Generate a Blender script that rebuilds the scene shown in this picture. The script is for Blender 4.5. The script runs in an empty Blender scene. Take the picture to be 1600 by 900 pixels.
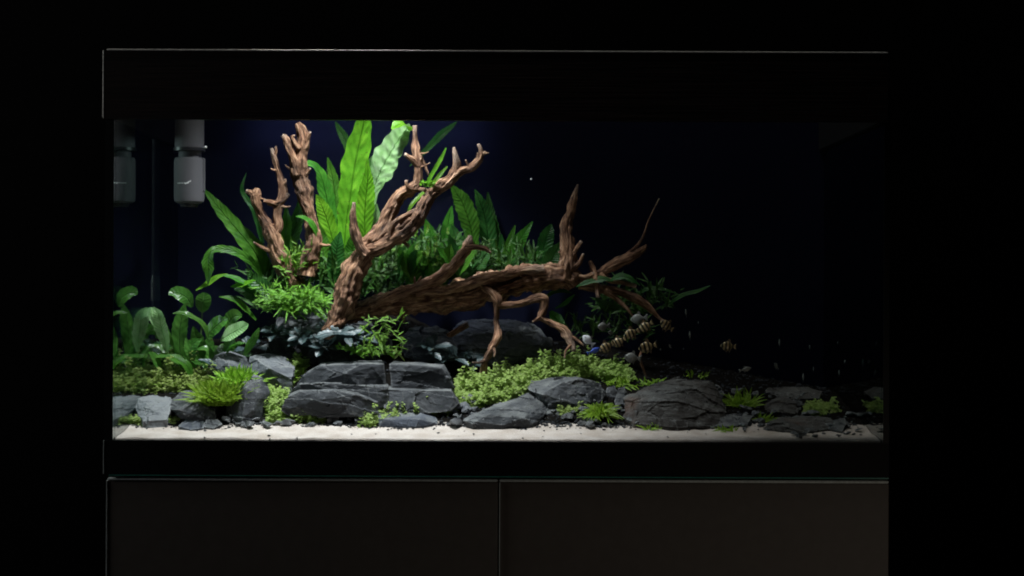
import bpy, bmesh, math, random
from mathutils import Vector, Matrix, noise
noise.seed_set(3)
R = math.radians
random.seed(7)
sc = bpy.context.scene
C = sc.collection
# ------------------------------------------------------------------ camera, world, light, exposure
D = 2.4; ROLL = 0.0041
cam_d = bpy.data.cameras.new('camera'); cam = bpy.data.objects.new('camera', cam_d); C.objects.link(cam)
cam.location = (0, -D, 0); cam.rotation_euler = (R(90), -ROLL, 0)
cam_d.sensor_width = 36; cam_d.lens = 36 * D / 1.6; cam_d.clip_end = 50; cam_d.clip_start = 0.05
sc.camera = cam
w = bpy.data.worlds.new('World'); sc.world = w; w.use_nodes = True
w.node_tree.nodes['Background'].inputs[0].default_value = (0.5, 0.6, 0.9, 1)
w.node_tree.nodes['Background'].inputs[1].default_value = 0.0012
sc.view_settings.view_transform = 'Standard'; sc.view_settings.look = 'None'
sc.view_settings.exposure = 0; sc.view_settings.gamma = 1
sc.cycles.filter_width = 1.9
sc.cycles.transparent_max_bounces = 24; sc.cycles.max_bounces = 8
def lamp(name, kind, loc, target, energy, color=(1, 1, 1), **k):
    d = bpy.data.lights.new(name, kind); d.energy = energy; d.color = color
    for a, b in k.items(): setattr(d, a, b)
    o = bpy.data.objects.new(name, d); C.objects.link(o); o.location = loc
    o.rotation_euler = (Vector(target) - Vector(loc)).to_track_quat('-Z', 'Y').to_euler()
    return o
# pendant lamp hung above the open-topped tank, over its left half
lamp('pendant_spot', 'SPOT', (-0.275, 0.055, 0.64), (-0.258, 0.185, -0.22), 60, (0.95, 0.97, 1.0),
     spot_size=R(80), spot_blend=1.0, shadow_soft_size=0.035)
# unseen bluish fill added inside the hood so the back pane glows at the top
lamp('hood_rear_lamp', 'AREA', (-0.27, 0.405, 0.335), (-0.27, 0.455, 0.18), 0.55, (.62, .66, 1.0), shape='RECTANGLE', size=.42, size_y=0.02)
# weak light from above the front of the room: catches the top edges of hood and doors
lamp('room_top_light', 'AREA', (-0.1, -0.09, 1.9), (-0.1, -0.04, 0), 9, (1, .97, .92), shape='RECTANGLE', size=1.2, size_y=0.1)
# unseen weak fill added far left to brighten the left edges
lamp('room_left_light', 'AREA', (-2.6, -0.12, 0.5), (-0.6, 0.1, 0.1), 26, (1, 1, 1), shape='RECTANGLE', size=.3, size_y=.6)
# unseen dim warm fill added low on the right to brighten the right door
lamp('room_low_light', 'SPOT', (1.3, -1.7, -0.75), (0.42, 0, -0.55), 7.5, (1, .86, .70), spot_size=R(44), spot_blend=1.0, shadow_soft_size=0.2)

# ------------------------------------------------------------------ helpers
def at(px, py, Y):
    dx, dy = px - 800, py - 450
    k = (D + Y) / D / 1000
    return Vector(((dx + dy * ROLL) * k, Y, -(dy - dx * ROLL) * k))
def ppx(Y): return (D + Y) / D / 1000          # metres per photo pixel at that distance
GP = [(-.02, -.240), (0, -.2365), (.06, -.231), (.12, -.218), (.2, -.188), (.27, -.158), (.34, -.130), (.46, -.100), (.6, -.08)]
def ground(x, y):
    for (a, za), (b, zb) in zip(GP, GP[1:]):
        if y <= b:
            z = za + (zb - za) * (y - a) / (b - a); break
    else: z = GP[-1][1]
    f = max(0, min(1, (x - .1) / .5))             # the scape is lower on the right
    back = max(0, y - .1)
    z -= f * back * .26
    if -.46 < x < -.1 and y > .22: z += .05 * min(1, (y - .22) / .07) * min(1, (x + .46) / .1, (-.1 - x) / .1)
    return z + .003 * noise.noise(Vector((x * 9, y * 9, 1))) * min(1, y * 12)
def gY(px, py):
    Y = 0.0
    while Y < .445:
        x = at(px, py, Y).x
        if ground(x, Y) >= at(px, py, Y).z: break
        Y += .004
    return Y
def meta(o, label=None, cat=None, group=None, kind=None):
    if label: o['label'] = label
    if cat: o['category'] = cat
    if group: o['group'] = group
    if kind: o['kind'] = kind
    return o
def empty(name, loc, label, cat, group=None):
    o = bpy.data.objects.new(name, None); C.objects.link(o); o.location = loc; o.empty_display_size = .02
    return meta(o, label, cat, group)
def build(name, bm, mat, parent=None, smooth=True, sharp=None, recalc=False):
    me = bpy.data.meshes.new(name)
    if recalc: bmesh.ops.recalc_face_normals(bm, faces=bm.faces)
    if parent is not None: bm.transform(Matrix.Translation(-parent.matrix_world.translation if False else -loc_of(parent)))
    bm.to_mesh(me); bm.free()
    for p in me.polygons: p.use_smooth = smooth
    if sharp: me.set_sharp_from_angle(angle=sharp)
    for m in (mat if isinstance(mat, list) else [mat]): me.materials.append(m)
    o = bpy.data.objects.new(name, me); C.objects.link(o)
    if parent is not None: o.parent = parent
    return o
def loc_of(o):
    l = o.location.copy()
    while o.parent: o = o.parent; l += o.location
    return l
def box(bm, x0, x1, y0, y1, z0, z1, bev=0):
    vs = [bm.verts.new((x, y, z)) for x in (x0, x1) for y in (y0, y1) for z in (z0, z1)]
    fs = [bm.faces.new([vs[i] for i in f]) for f in ((0, 1, 3, 2), (4, 6, 7, 5), (0, 4, 5, 1), (2, 3, 7, 6), (0, 2, 6, 4), (1, 5, 7, 3))]
    if bev:
        es = {e for f in fs for e in f.edges}
        bmesh.ops.bevel(bm, geom=list(es), offset=bev, segments=2, affect='EDGES')
def boxo(name, mat, parent, *a, bev=0):
    bm = bmesh.new(); box(bm, *a, bev=bev); bmesh.ops.recalc_face_normals(bm, faces=bm.faces)
    return build(name, bm, mat, parent, smooth=False)
def lathe(bm, prof, cx, cy, seg=32):
    rings = []
    for r, z in prof:
        rings.append([bm.verts.new((cx + r * math.cos(2 * math.pi * i / seg), cy + r * math.sin(2 * math.pi * i / seg), z)) for i in range(seg)])
    for a, b in zip(rings, rings[1:]):
        for i in range(seg): bm.faces.new((a[i], a[(i + 1) % seg], b[(i + 1) % seg], b[i]))
    bm.faces.new(rings[0][::-1]); bm.faces.new(rings[-1])
def catmull(pts, n):
    P = [pts[0]] + list(pts) + [pts[-1]]; out = []
    for i in range(1, len(P) - 2):
        for k in range(n):
            t = k / n; a, b, c, d = P[i - 1:i + 3]
            out.append(tuple(.5 * ((2 * b[j]) + (c[j] - a[j]) * t + (2 * a[j] - 5 * b[j] + 4 * c[j] - d[j]) * t * t + (3 * b[j] - a[j] - 3 * c[j] + d[j]) * t ** 3) for j in range(len(b))))
    out.append(tuple(pts[-1])); return out

# ------------------------------------------------------------------ materials
def nt(name):
    m = bpy.data.materials.new(name); m.use_nodes = True; t = m.node_tree
    return m, t, t.nodes, t.links, t.nodes['Principled BSDF']
def ramp(N, stops):
    r = N.new('ShaderNodeValToRGB'); e = r.color_ramp.elements
    e[0].position, e[0].color = stops[0][0], (*stops[0][1], 1)
    e[1].position, e[1].color = stops[-1][0], (*stops[-1][1], 1)
    for p, c in stops[1:-1]:
        q = e.new(p); q.color = (*c, 1)
    return r
def simple(name, col, rough=.5, metal=0, bump=0, bscale=200, var=.15, spec=.5):
    m, t, N, L, P = nt(name)
    tc = N.new('ShaderNodeTexCoord'); n = N.new('ShaderNodeTexNoise'); n.inputs['Scale'].default_value = bscale; n.inputs['Detail'].default_value = 6
    L.new(tc.outputs['Object'], n.inputs['Vector'])
    r = ramp(N, [(.3, tuple(c * (1 - var) for c in col)), (.7, tuple(c * (1 + var) for c in col))])
    L.new(n.outputs[0], r.inputs[0]); L.new(r.outputs[0], P.inputs['Base Color'])
    P.inputs['Roughness'].default_value = rough; P.inputs['Metallic'].default_value = metal
    P.inputs['Specular IOR Level'].default_value = spec
    if bump:
        b = N.new('ShaderNodeBump'); b.inputs['Strength'].default_value = bump; b.inputs['Distance'].default_value = .001
        L.new(n.outputs[0], b.inputs['Height']); L.new(b.outputs[0], P.inputs['Normal'])
    return m
M = {}
M['black'] = simple('black_plastic', (.004, .004, .0045), .6, spec=.15)
M['wall'] = simple('dark_wall_paint', (.0015, .0015, .0015), .95, spec=.0, bump=.2)
M['silicone'] = simple('black_silicone', (.004, .005, .005), .5, spec=.2)
M['alu'] = simple('aluminium_edge', (.85, .84, .80), .5, 0)  # pale colour stands in for light caught along the hood edges
M['edge'] = simple('grey_edge_band', (.62, .68, .66), .5)  # paleness stands in for light along the door and trim edges
M['film'] = simple('blue_black_backing_film', (.0050, .0058, .0165), .8, spec=.05, bscale=3, var=.1)
M['greenglass'] = simple('glass_cut_edge', (.03, .16, .13), .2)
def hoodmat():
    m, t, N, L, P = nt('black_stained_wood')
    tc = N.new('ShaderNodeTexCoord'); mp = N.new('ShaderNodeMapping'); mp.inputs['Scale'].default_value = (4, 30, 160)
    n = N.new('ShaderNodeTexNoise'); n.inputs['Scale'].default_value = 2; n.inputs['Detail'].default_value = 8
    L.new(tc.outputs['Object'], mp.inputs[0]); L.new(mp.outputs[0], n.inputs['Vector'])
    r = ramp(N, [(.35, (.008, .006, .006)), (.7, (.028, .018, .015))]); L.new(n.outputs[0], r.inputs[0]); L.new(r.outputs[0], P.inputs['Base Color'])
    b = N.new('ShaderNodeBump'); b.inputs['Strength'].default_value = .5; b.inputs['Distance'].default_value = .0008
    L.new(n.outputs[0], b.inputs['Height']); L.new(b.outputs[0], P.inputs['Normal'])
    P.inputs['Roughness'].default_value = .55; P.inputs['Specular IOR Level'].default_value = .2
    return m
M['hood'] = hoodmat()
M['door'] = simple('taupe_door_laminate', (.115, .100, .088), .5, bscale=60, var=.06, spec=.25, bump=.05)
def glassmat(name, tint, side=False):
    m, t, N, L, P = nt(name); N.remove(P); out = N['Material Output']
    tr = N.new('ShaderNodeBsdfTransparent'); tr.inputs[0].default_value = (*tint, 1)
    gl = N.new('ShaderNodeBsdfGlossy'); gl.inputs['Roughness'].default_value = .02
    mx = N.new('ShaderNodeMixShader')
    if side:   # past the critical angle the pane mirrors what is in the water
        gl.inputs[0].default_value = (.50, .74, .70, 1)
        lw = N.new('ShaderNodeLayerWeight'); r = ramp(N, [(.30, (.04,) * 3), (.52, (.21,) * 3)])
        L.new(lw.outputs['Facing'], r.inputs[0]); L.new(r.outputs[0], mx.inputs[0])
    else:
        fr = N.new('ShaderNodeFresnel'); fr.inputs[0].default_value = 1.33 if 'water' in name else 1.45
        ml = N.new('ShaderNodeMath'); ml.operation = 'MULTIPLY'; ml.inputs[1].default_value = .5
        L.new(fr.outputs[0], ml.inputs[0]); L.new(ml.outputs[0], mx.inputs[0])
    L.new(tr.outputs[0], mx.inputs[1]); L.new(gl.outputs[0], mx.inputs[2]); L.new(mx.outputs[0], out.inputs[0])
    return m
M['glass'] = glassmat('clear_glass', (.97, .985, .98))
M['sideglass'] = glassmat('side_glass', (.6, .7, .68), True)
M['water'] = glassmat('clear_water', (.97, .985, .99))
def sandmat():
    m, t, N, L, P = nt('pale_sand')
    tc = N.new('ShaderNodeTexCoord')
    n = N.new('ShaderNodeTexNoise'); n.inputs['Scale'].default_value = 900; n.inputs['Detail'].default_value = 3
    n2 = N.new('ShaderNodeTexNoise'); n2.inputs['Scale'].default_value = 26; n2.inputs['Detail'].default_value = 4
    v = N.new('ShaderNodeTexVoronoi'); v.inputs['Scale'].default_value = 520
    for q in (n, n2, v): L.new(tc.outputs['Object'], q.inputs['Vector'])
    r = ramp(N, [(.28, (.34, .28, .24)), (.42, (.47, .415, .375)), (.7, (.59, .525, .475))]); L.new(n.outputs[0], r.inputs[0])
    r2 = ramp(N, [(.35, (.78, .74, .70)), (.62, (1, 1, 1))]); L.new(n2.outputs[0], r2.inputs[0])
    mx = N.new('ShaderNodeMix'); mx.data_type = 'RGBA'; mx.blend_type = 'MULTIPLY'; mx.inputs[0].default_value = 1
    L.new(r.outputs[0], mx.inputs[6]); L.new(r2.outputs[0], mx.inputs[7]); L.new(mx.outputs[2], P.inputs['Base Color'])
    v2 = N.new('ShaderNodeTexVoronoi'); v2.inputs['Scale'].default_value = 240; L.new(tc.outputs['Object'], v2.inputs['Vector'])
    r4 = ramp(N, [(.10, (.42, .36, .32)), (.17, (1, 1, 1))]); L.new(v2.outputs['Distance'], r4.inputs[0])
    n5 = N.new('ShaderNodeTexNoise'); n5.inputs['Scale'].default_value = 55; L.new(tc.outputs['Object'], n5.inputs['Vector'])
    r5 = ramp(N, [(.47, (0, 0, 0)), (.56, (1, 1, 1))]); L.new(n5.outputs[0], r5.inputs[0])
    my = N.new('ShaderNodeMix'); my.data_type = 'RGBA'; my.blend_type = 'MULTIPLY'; L.new(r5.outputs[0], my.inputs[0]); L.new(mx.outputs[2], my.inputs[6]); L.new(r4.outputs[0], my.inputs[7])
    L.new(my.outputs[2], P.inputs['Base Color'])
    b = N.new('ShaderNodeBump'); b.inputs['Strength'].default_value = .5; b.inputs['Distance'].default_value = .0012
    L.new(v.outputs['Distance'], b.inputs['Height']); L.new(b.outputs[0], P.inputs['Normal']); P.inputs['Roughness'].default_value = .95
    return m
M['sand'] = sandmat()
M['soil'] = simple('dark_aquarium_soil', (.009, .008, .007), .95, bump=1, spec=0)
def slate(name, a, b, c, vein=.25, rust=0):
    m, t, N, L, P = nt(name)
    tc = N.new('ShaderNodeTexCoord'); geo = N.new('ShaderNodeNewGeometry')
    mp = N.new('ShaderNodeMapping'); mp.inputs['Scale'].default_value = (1, 1, 1.7); mp.inputs['Rotation'].default_value = (.1, .15, 0)
    L.new(tc.outputs['Object'], mp.inputs[0])
    n = N.new('ShaderNodeTexNoise'); n.inputs['Scale'].default_value = 16; n.inputs['Detail'].default_value = 9; n.inputs['Roughness'].default_value = .68; n.inputs['Distortion'].default_value = .6
    n2 = N.new('ShaderNodeTexNoise'); n2.inputs['Scale'].default_value = 150; n2.inputs['Detail'].default_value = 8; n2.inputs['Roughness'].default_value = .7
    L.new(mp.outputs[0], n.inputs['Vector']); L.new(mp.outputs[0], n2.inputs['Vector'])
    r = ramp(N, [(.30, a), (.52, b), (.72, c)]); L.new(n.outputs[0], r.inputs[0])
    # lime deposit and wear on the exposed edges
    pr = ramp(N, [(.515, (0, 0, 0)), (.60, (1, 1, 1))]); L.new(geo.outputs['Pointiness'], pr.inputs[0])
    ml = N.new('ShaderNodeMath'); ml.operation = 'MULTIPLY'; L.new(pr.outputs[0], ml.inputs[0]); L.new(n2.outputs[0], ml.inputs[1])
    m2 = N.new('ShaderNodeMath'); m2.operation = 'MULTIPLY'; m2.inputs[1].default_value = vein * 4; L.new(ml.outputs[0], m2.inputs[0])
    mx = N.new('ShaderNodeMix'); mx.data_type = 'RGBA'; mx.inputs[7].default_value = (.40, .41, .42, 1)
    L.new(m2.outputs[0], mx.inputs[0]); L.new(r.outputs[0], mx.inputs[6])
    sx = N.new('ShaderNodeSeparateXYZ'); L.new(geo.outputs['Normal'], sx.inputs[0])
    dr = ramp(N, [(.58, (0, 0, 0)), (.86, (1, 1, 1))]); L.new(sx.outputs[2], dr.inputs[0])  # upward faces painted paler so the ledges read as lit
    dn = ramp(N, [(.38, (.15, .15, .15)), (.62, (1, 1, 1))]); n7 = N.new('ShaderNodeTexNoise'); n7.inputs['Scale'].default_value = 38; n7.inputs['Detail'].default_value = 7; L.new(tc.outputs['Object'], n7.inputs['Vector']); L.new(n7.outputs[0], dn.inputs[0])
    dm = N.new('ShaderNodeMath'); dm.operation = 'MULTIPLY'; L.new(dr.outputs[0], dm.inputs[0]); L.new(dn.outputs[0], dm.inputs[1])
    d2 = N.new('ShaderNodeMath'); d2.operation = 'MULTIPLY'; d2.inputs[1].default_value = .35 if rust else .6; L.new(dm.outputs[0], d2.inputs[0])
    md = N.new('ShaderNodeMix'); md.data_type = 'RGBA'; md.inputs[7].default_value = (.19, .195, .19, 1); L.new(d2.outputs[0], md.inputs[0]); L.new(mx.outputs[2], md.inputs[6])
    # thin pale quartz veins
    wv = N.new('ShaderNodeTexNoise'); wv.inputs['Scale'].default_value = 13; wv.inputs['Detail'].default_value = 3; wv.inputs['Distortion'].default_value = 1.2; L.new(mp.outputs[0], wv.inputs['Vector'])
    wr = ramp(N, [(.488, (0, 0, 0)), (.5, (.5, .5, .5)), (.512, (0, 0, 0))]); L.new(wv.outputs[0], wr.inputs[0])
    mv = N.new('ShaderNodeMix'); mv.data_type = 'RGBA'; mv.inputs[7].default_value = (.26, .26, .25, 1); vm = N.new('ShaderNodeMath'); vm.operation = 'MULTIPLY'; L.new(wr.outputs[0], vm.inputs[0]); L.new(n2.outputs[0], vm.inputs[1]); L.new(vm.outputs[0], mv.inputs[0]); L.new(md.outputs[2], mv.inputs[6])
    last = mv.outputs[2]
    if rust:
        n3 = N.new('ShaderNodeTexNoise'); n3.inputs['Scale'].default_value = 11; n3.inputs['Detail'].default_value = 5
        L.new(tc.outputs['Object'], n3.inputs['Vector'])
        r3 = ramp(N, [(.58, (0, 0, 0)), (.78, (rust,) * 3)]); L.new(n3.outputs[0], r3.inputs[0])
        m3 = N.new('ShaderNodeMix'); m3.data_type = 'RGBA'; m3.inputs[7].default_value = (.11, .048, .028, 1)
        L.new(r3.outputs[0], m3.inputs[0]); L.new(last, m3.inputs[6]); last = m3.outputs[2]
    L.new(last, P.inputs['Base Color'])
    ad = N.new('ShaderNodeMath'); ad.operation = 'MULTIPLY_ADD'; ad.inputs[1].default_value = .35; L.new(n2.outputs[0], ad.inputs[0]); L.new(n.outputs[0], ad.inputs[2])
    bp = N.new('ShaderNodeBump'); bp.inputs['Strength'].default_value = .8; bp.inputs['Distance'].default_value = .004
    L.new(ad.outputs[0], bp.inputs['Height']); L.new(bp.outputs[0], P.inputs['Normal'])
    P.inputs['Roughness'].default_value = .7; P.inputs['Specular IOR Level'].default_value = .22
    return m
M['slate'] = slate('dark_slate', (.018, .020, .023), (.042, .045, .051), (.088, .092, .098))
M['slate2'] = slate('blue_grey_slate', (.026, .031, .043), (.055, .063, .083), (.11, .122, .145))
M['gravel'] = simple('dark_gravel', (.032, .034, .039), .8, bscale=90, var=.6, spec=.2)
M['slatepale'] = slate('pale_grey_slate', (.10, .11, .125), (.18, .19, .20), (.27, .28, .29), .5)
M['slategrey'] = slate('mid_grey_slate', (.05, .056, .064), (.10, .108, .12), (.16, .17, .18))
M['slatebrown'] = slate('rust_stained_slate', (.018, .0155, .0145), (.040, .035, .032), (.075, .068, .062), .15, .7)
def woodmat():
    m, t, N, L, P = nt('driftwood_bark')
    u1 = N.new('ShaderNodeUVMap'); u1.uv_map = 'ring'; u2 = N.new('ShaderNodeUVMap'); u2.uv_map = 'len'
    s1 = N.new('ShaderNodeSeparateXYZ'); s2 = N.new('ShaderNodeSeparateXYZ'); L.new(u1.outputs[0], s1.inputs[0]); L.new(u2.outputs[0], s2.inputs[0])
    cb = N.new('ShaderNodeCombineXYZ'); L.new(s1.outputs[0], cb.inputs[0]); L.new(s1.outputs[1], cb.inputs[1]); L.new(s2.outputs[0], cb.inputs[2])
    mp = N.new('ShaderNodeMapping'); mp.inputs['Scale'].default_value = (1, 1, .14); L.new(cb.outputs[0], mp.inputs[0])
    n = N.new('ShaderNodeTexNoise'); n.inputs['Scale'].default_value = 300; n.inputs['Detail'].default_value = 9; n.inputs['Roughness'].default_value = .65; n.inputs['Distortion'].default_value = .5
    L.new(mp.outputs[0], n.inputs['Vector'])
    tc = N.new('ShaderNodeTexCoord'); n2 = N.new('ShaderNodeTexNoise'); n2.inputs['Scale'].default_value = 22; n2.inputs['Detail'].default_value = 5
    L.new(tc.outputs['Object'], n2.inputs['Vector'])
    r = ramp(N, [(.34, (.038, .016, .009)), (.46, (.22, .112, .064)), (.58, (.42, .25, .155)), (.72, (.66, .47, .34))]); L.new(n.outputs[0], r.inputs[0])
    r2 = ramp(N, [(.32, (.52, .46, .44)), (.62, (1.1, 1.05, 1.0))]); L.new(n2.outputs[0], r2.inputs[0])
    mx = N.new('ShaderNodeMix'); mx.data_type = 'RGBA'; mx.blend_type = 'MULTIPLY'; mx.inputs[0].default_value = 1
    L.new(r.outputs[0], mx.inputs[6]); L.new(r2.outputs[0], mx.inputs[7])
    # pale bleached tips (second uv of 'len' grows to 1 at twig ends)
    m3 = N.new('ShaderNodeMix'); m3.data_type = 'RGBA'; m3.inputs[7].default_value = (.50, .40, .33, 1)
    tp = ramp(N, [(.8, (0, 0, 0)), (1, (.5,) * 3)]); L.new(s2.outputs[1], tp.inputs[0]); L.new(tp.outputs[0], m3.inputs[0]); L.new(mx.outputs[2], m3.inputs[6])
    geo = N.new('ShaderNodeNewGeometry'); pt = ramp(N, [(.44, (.60, .57, .56)), (.50, (.98, .98, .98)), (.58, (1.3, 1.33, 1.33))]); L.new(geo.outputs['Pointiness'], pt.inputs[0])  # painted highlight on the ridges, painted shade in the crevices
    n4 = N.new('ShaderNodeTexNoise'); n4.inputs['Scale'].default_value = 9; n4.inputs['Detail'].default_value = 6; n4.inputs['Roughness'].default_value = .7; L.new(tc.outputs['Object'], n4.inputs['Vector'])
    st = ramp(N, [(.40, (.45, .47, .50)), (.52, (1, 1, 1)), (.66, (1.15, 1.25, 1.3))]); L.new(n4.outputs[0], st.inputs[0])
    fb = ramp(N, [(.38, (.55, .5, .48)), (.55, (1.12, 1.1, 1.08))])
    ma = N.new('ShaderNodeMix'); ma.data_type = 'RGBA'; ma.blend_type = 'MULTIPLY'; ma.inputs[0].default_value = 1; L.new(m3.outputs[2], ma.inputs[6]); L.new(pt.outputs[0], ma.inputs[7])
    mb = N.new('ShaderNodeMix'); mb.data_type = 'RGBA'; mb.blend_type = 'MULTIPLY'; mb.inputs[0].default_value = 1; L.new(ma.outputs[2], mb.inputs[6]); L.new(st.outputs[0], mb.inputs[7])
    mc = N.new('ShaderNodeMix'); mc.data_type = 'RGBA'; mc.blend_type = 'MULTIPLY'; mc.inputs[0].default_value = 1; L.new(mb.outputs[2], mc.inputs[6]); L.new(fb.outputs[0], mc.inputs[7])
    L.new(mc.outputs[2], P.inputs['Base Color'])
    mpf = N.new('ShaderNodeMapping'); mpf.inputs['Scale'].default_value = (1, 1, .045); L.new(cb.outputs[0], mpf.inputs[0])
    nf = N.new('ShaderNodeTexNoise'); nf.inputs['Scale'].default_value = 900; nf.inputs['Detail'].default_value = 4; L.new(mpf.outputs[0], nf.inputs['Vector'])
    L.new(nf.outputs[0], fb.inputs[0])
    sm = N.new('ShaderNodeMath'); sm.operation = 'MULTIPLY_ADD'; sm.inputs[1].default_value = .45; L.new(nf.outputs[0], sm.inputs[0]); L.new(n.outputs[0], sm.inputs[2])
    b = N.new('ShaderNodeBump'); b.inputs['Strength'].default_value = 1; b.inputs['Distance'].default_value = .006
    L.new(sm.outputs[0], b.inputs['Height']); L.new(b.outputs[0], P.inputs['Normal'])
    P.inputs['Roughness'].default_value = .72; P.inputs['Specular IOR Level'].default_value = .3
    return m
M['wood'] = woodmat()
def leafmat(name, lo, mid, hi, rib, trans=.4, rough=.38, vein=1.0, freq=16, ns=60):
    m, t, N, L, P = nt(name); out = N['Material Output']
    uv = N.new('ShaderNodeUVMap'); uv.uv_map = 'leaf'; s = N.new('ShaderNodeSeparateXYZ'); L.new(uv.outputs[0], s.inputs[0])
    def mth(op, a, b=None, c=None):
        q = N.new('ShaderNodeMath'); q.operation = op
        for i, v in enumerate((a, b, c)):
            if v is None: continue
            if isinstance(v, (int, float)): q.inputs[i].default_value = v
            else: L.new(v, q.inputs[i])
        return q.outputs[0]
    av = mth('ABSOLUTE', mth('SUBTRACT', s.outputs[1], .5))            # 0 midrib .. .5 edge
    tc = N.new('ShaderNodeTexCoord'); n = N.new('ShaderNodeTexNoise'); n.inputs['Scale'].default_value = ns; n.inputs['Detail'].default_value = 5
    L.new(tc.outputs['Object'], n.inputs['Vector'])
    ph = mth('MULTIPLY', mth('SUBTRACT', s.outputs[0], mth('MULTIPLY', av, .22)), freq * 6.283)
    sv = mth('SINE', mth('ADD', ph, mth('MULTIPLY', n.outputs[0], 2.5)))
    ribm = mth('SUBTRACT', 1, mth('SMOOTH_MIN', mth('MULTIPLY', av, 22), 1, .1))
    base = ramp(N, [(.25, lo), (.5, mid), (.78, hi)])
    L.new(mth('ADD', n.outputs[0], mth('MULTIPLY', sv, .022 * vein)), base.inputs[0])
    mx = N.new('ShaderNodeMix'); mx.data_type = 'RGBA'; mx.inputs[7].default_value = (*rib, 1)
    ns_ = N.new('ShaderNodeTexNoise'); ns_.inputs['Scale'].default_value = 130; ns_.inputs['Detail'].default_value = 2; L.new(tc.outputs['Object'], ns_.inputs['Vector'])
    sp = ramp(N, [(.70, (0, 0, 0)), (.80, (.75, .75, .75))]); L.new(mth('ADD', ns_.outputs[0], mth('MULTIPLY', av, .16)), sp.inputs[0])
    bs = N.new('ShaderNodeMix'); bs.data_type = 'RGBA'; bs.inputs[7].default_value = (.07, .06, .018, 1); L.new(sp.outputs[0], bs.inputs[0]); L.new(base.outputs[0], bs.inputs[6])
    L.new(mth('MULTIPLY', ribm, .75), mx.inputs[0]); L.new(bs.outputs[2], mx.inputs[6])
    ob = N.new('ShaderNodeObjectInfo'); hs = N.new('ShaderNodeHueSaturation')
    L.new(mth('ADD', mth('MULTIPLY', ob.outputs['Random'], .018), .491), hs.inputs['Hue']); L.new(mth('ADD', mth('MULTIPLY', ob.outputs['Random'], .34), .83), hs.inputs['Value'])
    L.new(mx.outputs[2], hs.inputs['Color'])
    L.new(hs.outputs[0], P.inputs['Base Color']); P.inputs['Roughness'].default_value = rough; P.inputs['Specular IOR Level'].default_value = .4
    b = N.new('ShaderNodeBump'); b.inputs['Strength'].default_value = .7; b.inputs['Distance'].default_value = .0016
    L.new(mth('SUBTRACT', mth('MULTIPLY', sv, .22 * vein), mth('MULTIPLY', ribm, 1.5)), b.inputs['Height']); L.new(b.outputs[0], P.inputs['Normal'])
    tr = N.new('ShaderNodeBsdfTranslucent'); L.new(hs.outputs[0], tr.inputs[0]); L.new(b.outputs[0], tr.inputs['Normal'])
    ms = N.new('ShaderNodeMixShader'); ms.inputs[0].default_value = trans
    L.new(P.outputs[0], ms.inputs[1]); L.new(tr.outputs[0], ms.inputs[2]); L.new(ms.outputs[0], out.inputs[0])
    return m
M['fern'] = leafmat('bright_fern_leaf', (.085, .25, .012), (.15, .39, .02), (.26, .53, .035), (.07, .2, .01), .5)
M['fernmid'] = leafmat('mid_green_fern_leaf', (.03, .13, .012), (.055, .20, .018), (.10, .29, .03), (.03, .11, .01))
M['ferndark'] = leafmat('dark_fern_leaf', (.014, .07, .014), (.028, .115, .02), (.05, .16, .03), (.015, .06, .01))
M['fernpale'] = leafmat('pale_leaf_underside', (.16, .33, .10), (.27, .46, .19), (.44, .60, .35), (.14, .34, .08), .3, .3)
M['anubias'] = leafmat('broad_plant_leaf', (.035, .12, .018), (.065, .19, .03), (.12, .28, .05), (.12, .25, .07), .3, .28, .6, 9)
M['buce'] = leafmat('dark_teal_leaf', (.024, .042, .045), (.046, .075, .078), (.09, .125, .13), (.05, .035, .03), .12, .38, .4, 8)
M['moss'] = leafmat('feathery_moss_leaf', (.055, .14, .010), (.12, .28, .02), (.24, .43, .04), (.06, .2, .01), .35, .5, .2, ns=240)
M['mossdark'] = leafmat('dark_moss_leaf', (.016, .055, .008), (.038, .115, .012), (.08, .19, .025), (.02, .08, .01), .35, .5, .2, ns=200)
M['carpet'] = leafmat('carpet_leaf', (.13, .25, .035), (.36, .50, .11), (.66, .74, .36), (.26, .42, .09), .45, .4, .2, ns=330)
M['grass'] = leafmat('grass_blade', (.16, .34, .02), (.30, .52, .04), (.46, .66, .10), (.2, .4, .03), .5, .45, .1, ns=200)
M['stem'] = simple('plant_stem', (.06, .10, .03), .5)
M['filter'] = simple('grey_filter_plastic', (.12, .117, .127), .6, spec=.15, bscale=30, var=.05)
M['filterdark'] = simple('dark_grey_plastic', (.02, .02, .024), .4)
M['white'] = simple('white_print', (.75, .75, .75), .5)
M['tube'] = glassmat('smoky_tube', (.55, .55, .6))

# ------------------------------------------------------------------ the setting
bm = bmesh.new(); box(bm, -3, 3, .9, .95, -1.0, 2.4); bmesh.ops.recalc_face_normals(bm, faces=bm.faces)
meta(build('wall', bm, M['wall'], smooth=False), 'black wall behind the aquarium', None, None, 'structure')
bm = bmesh.new(); box(bm, -3, 3, -3, .9, -1.05, -1.0); bmesh.ops.recalc_face_normals(bm, faces=bm.faces)
meta(build('floor', bm, M['wall'], smooth=False), 'dark floor under the cabinet', None, None, 'structure')

X0, X1, YB = -.620, .578, .45          # inside faces of the tank
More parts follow.
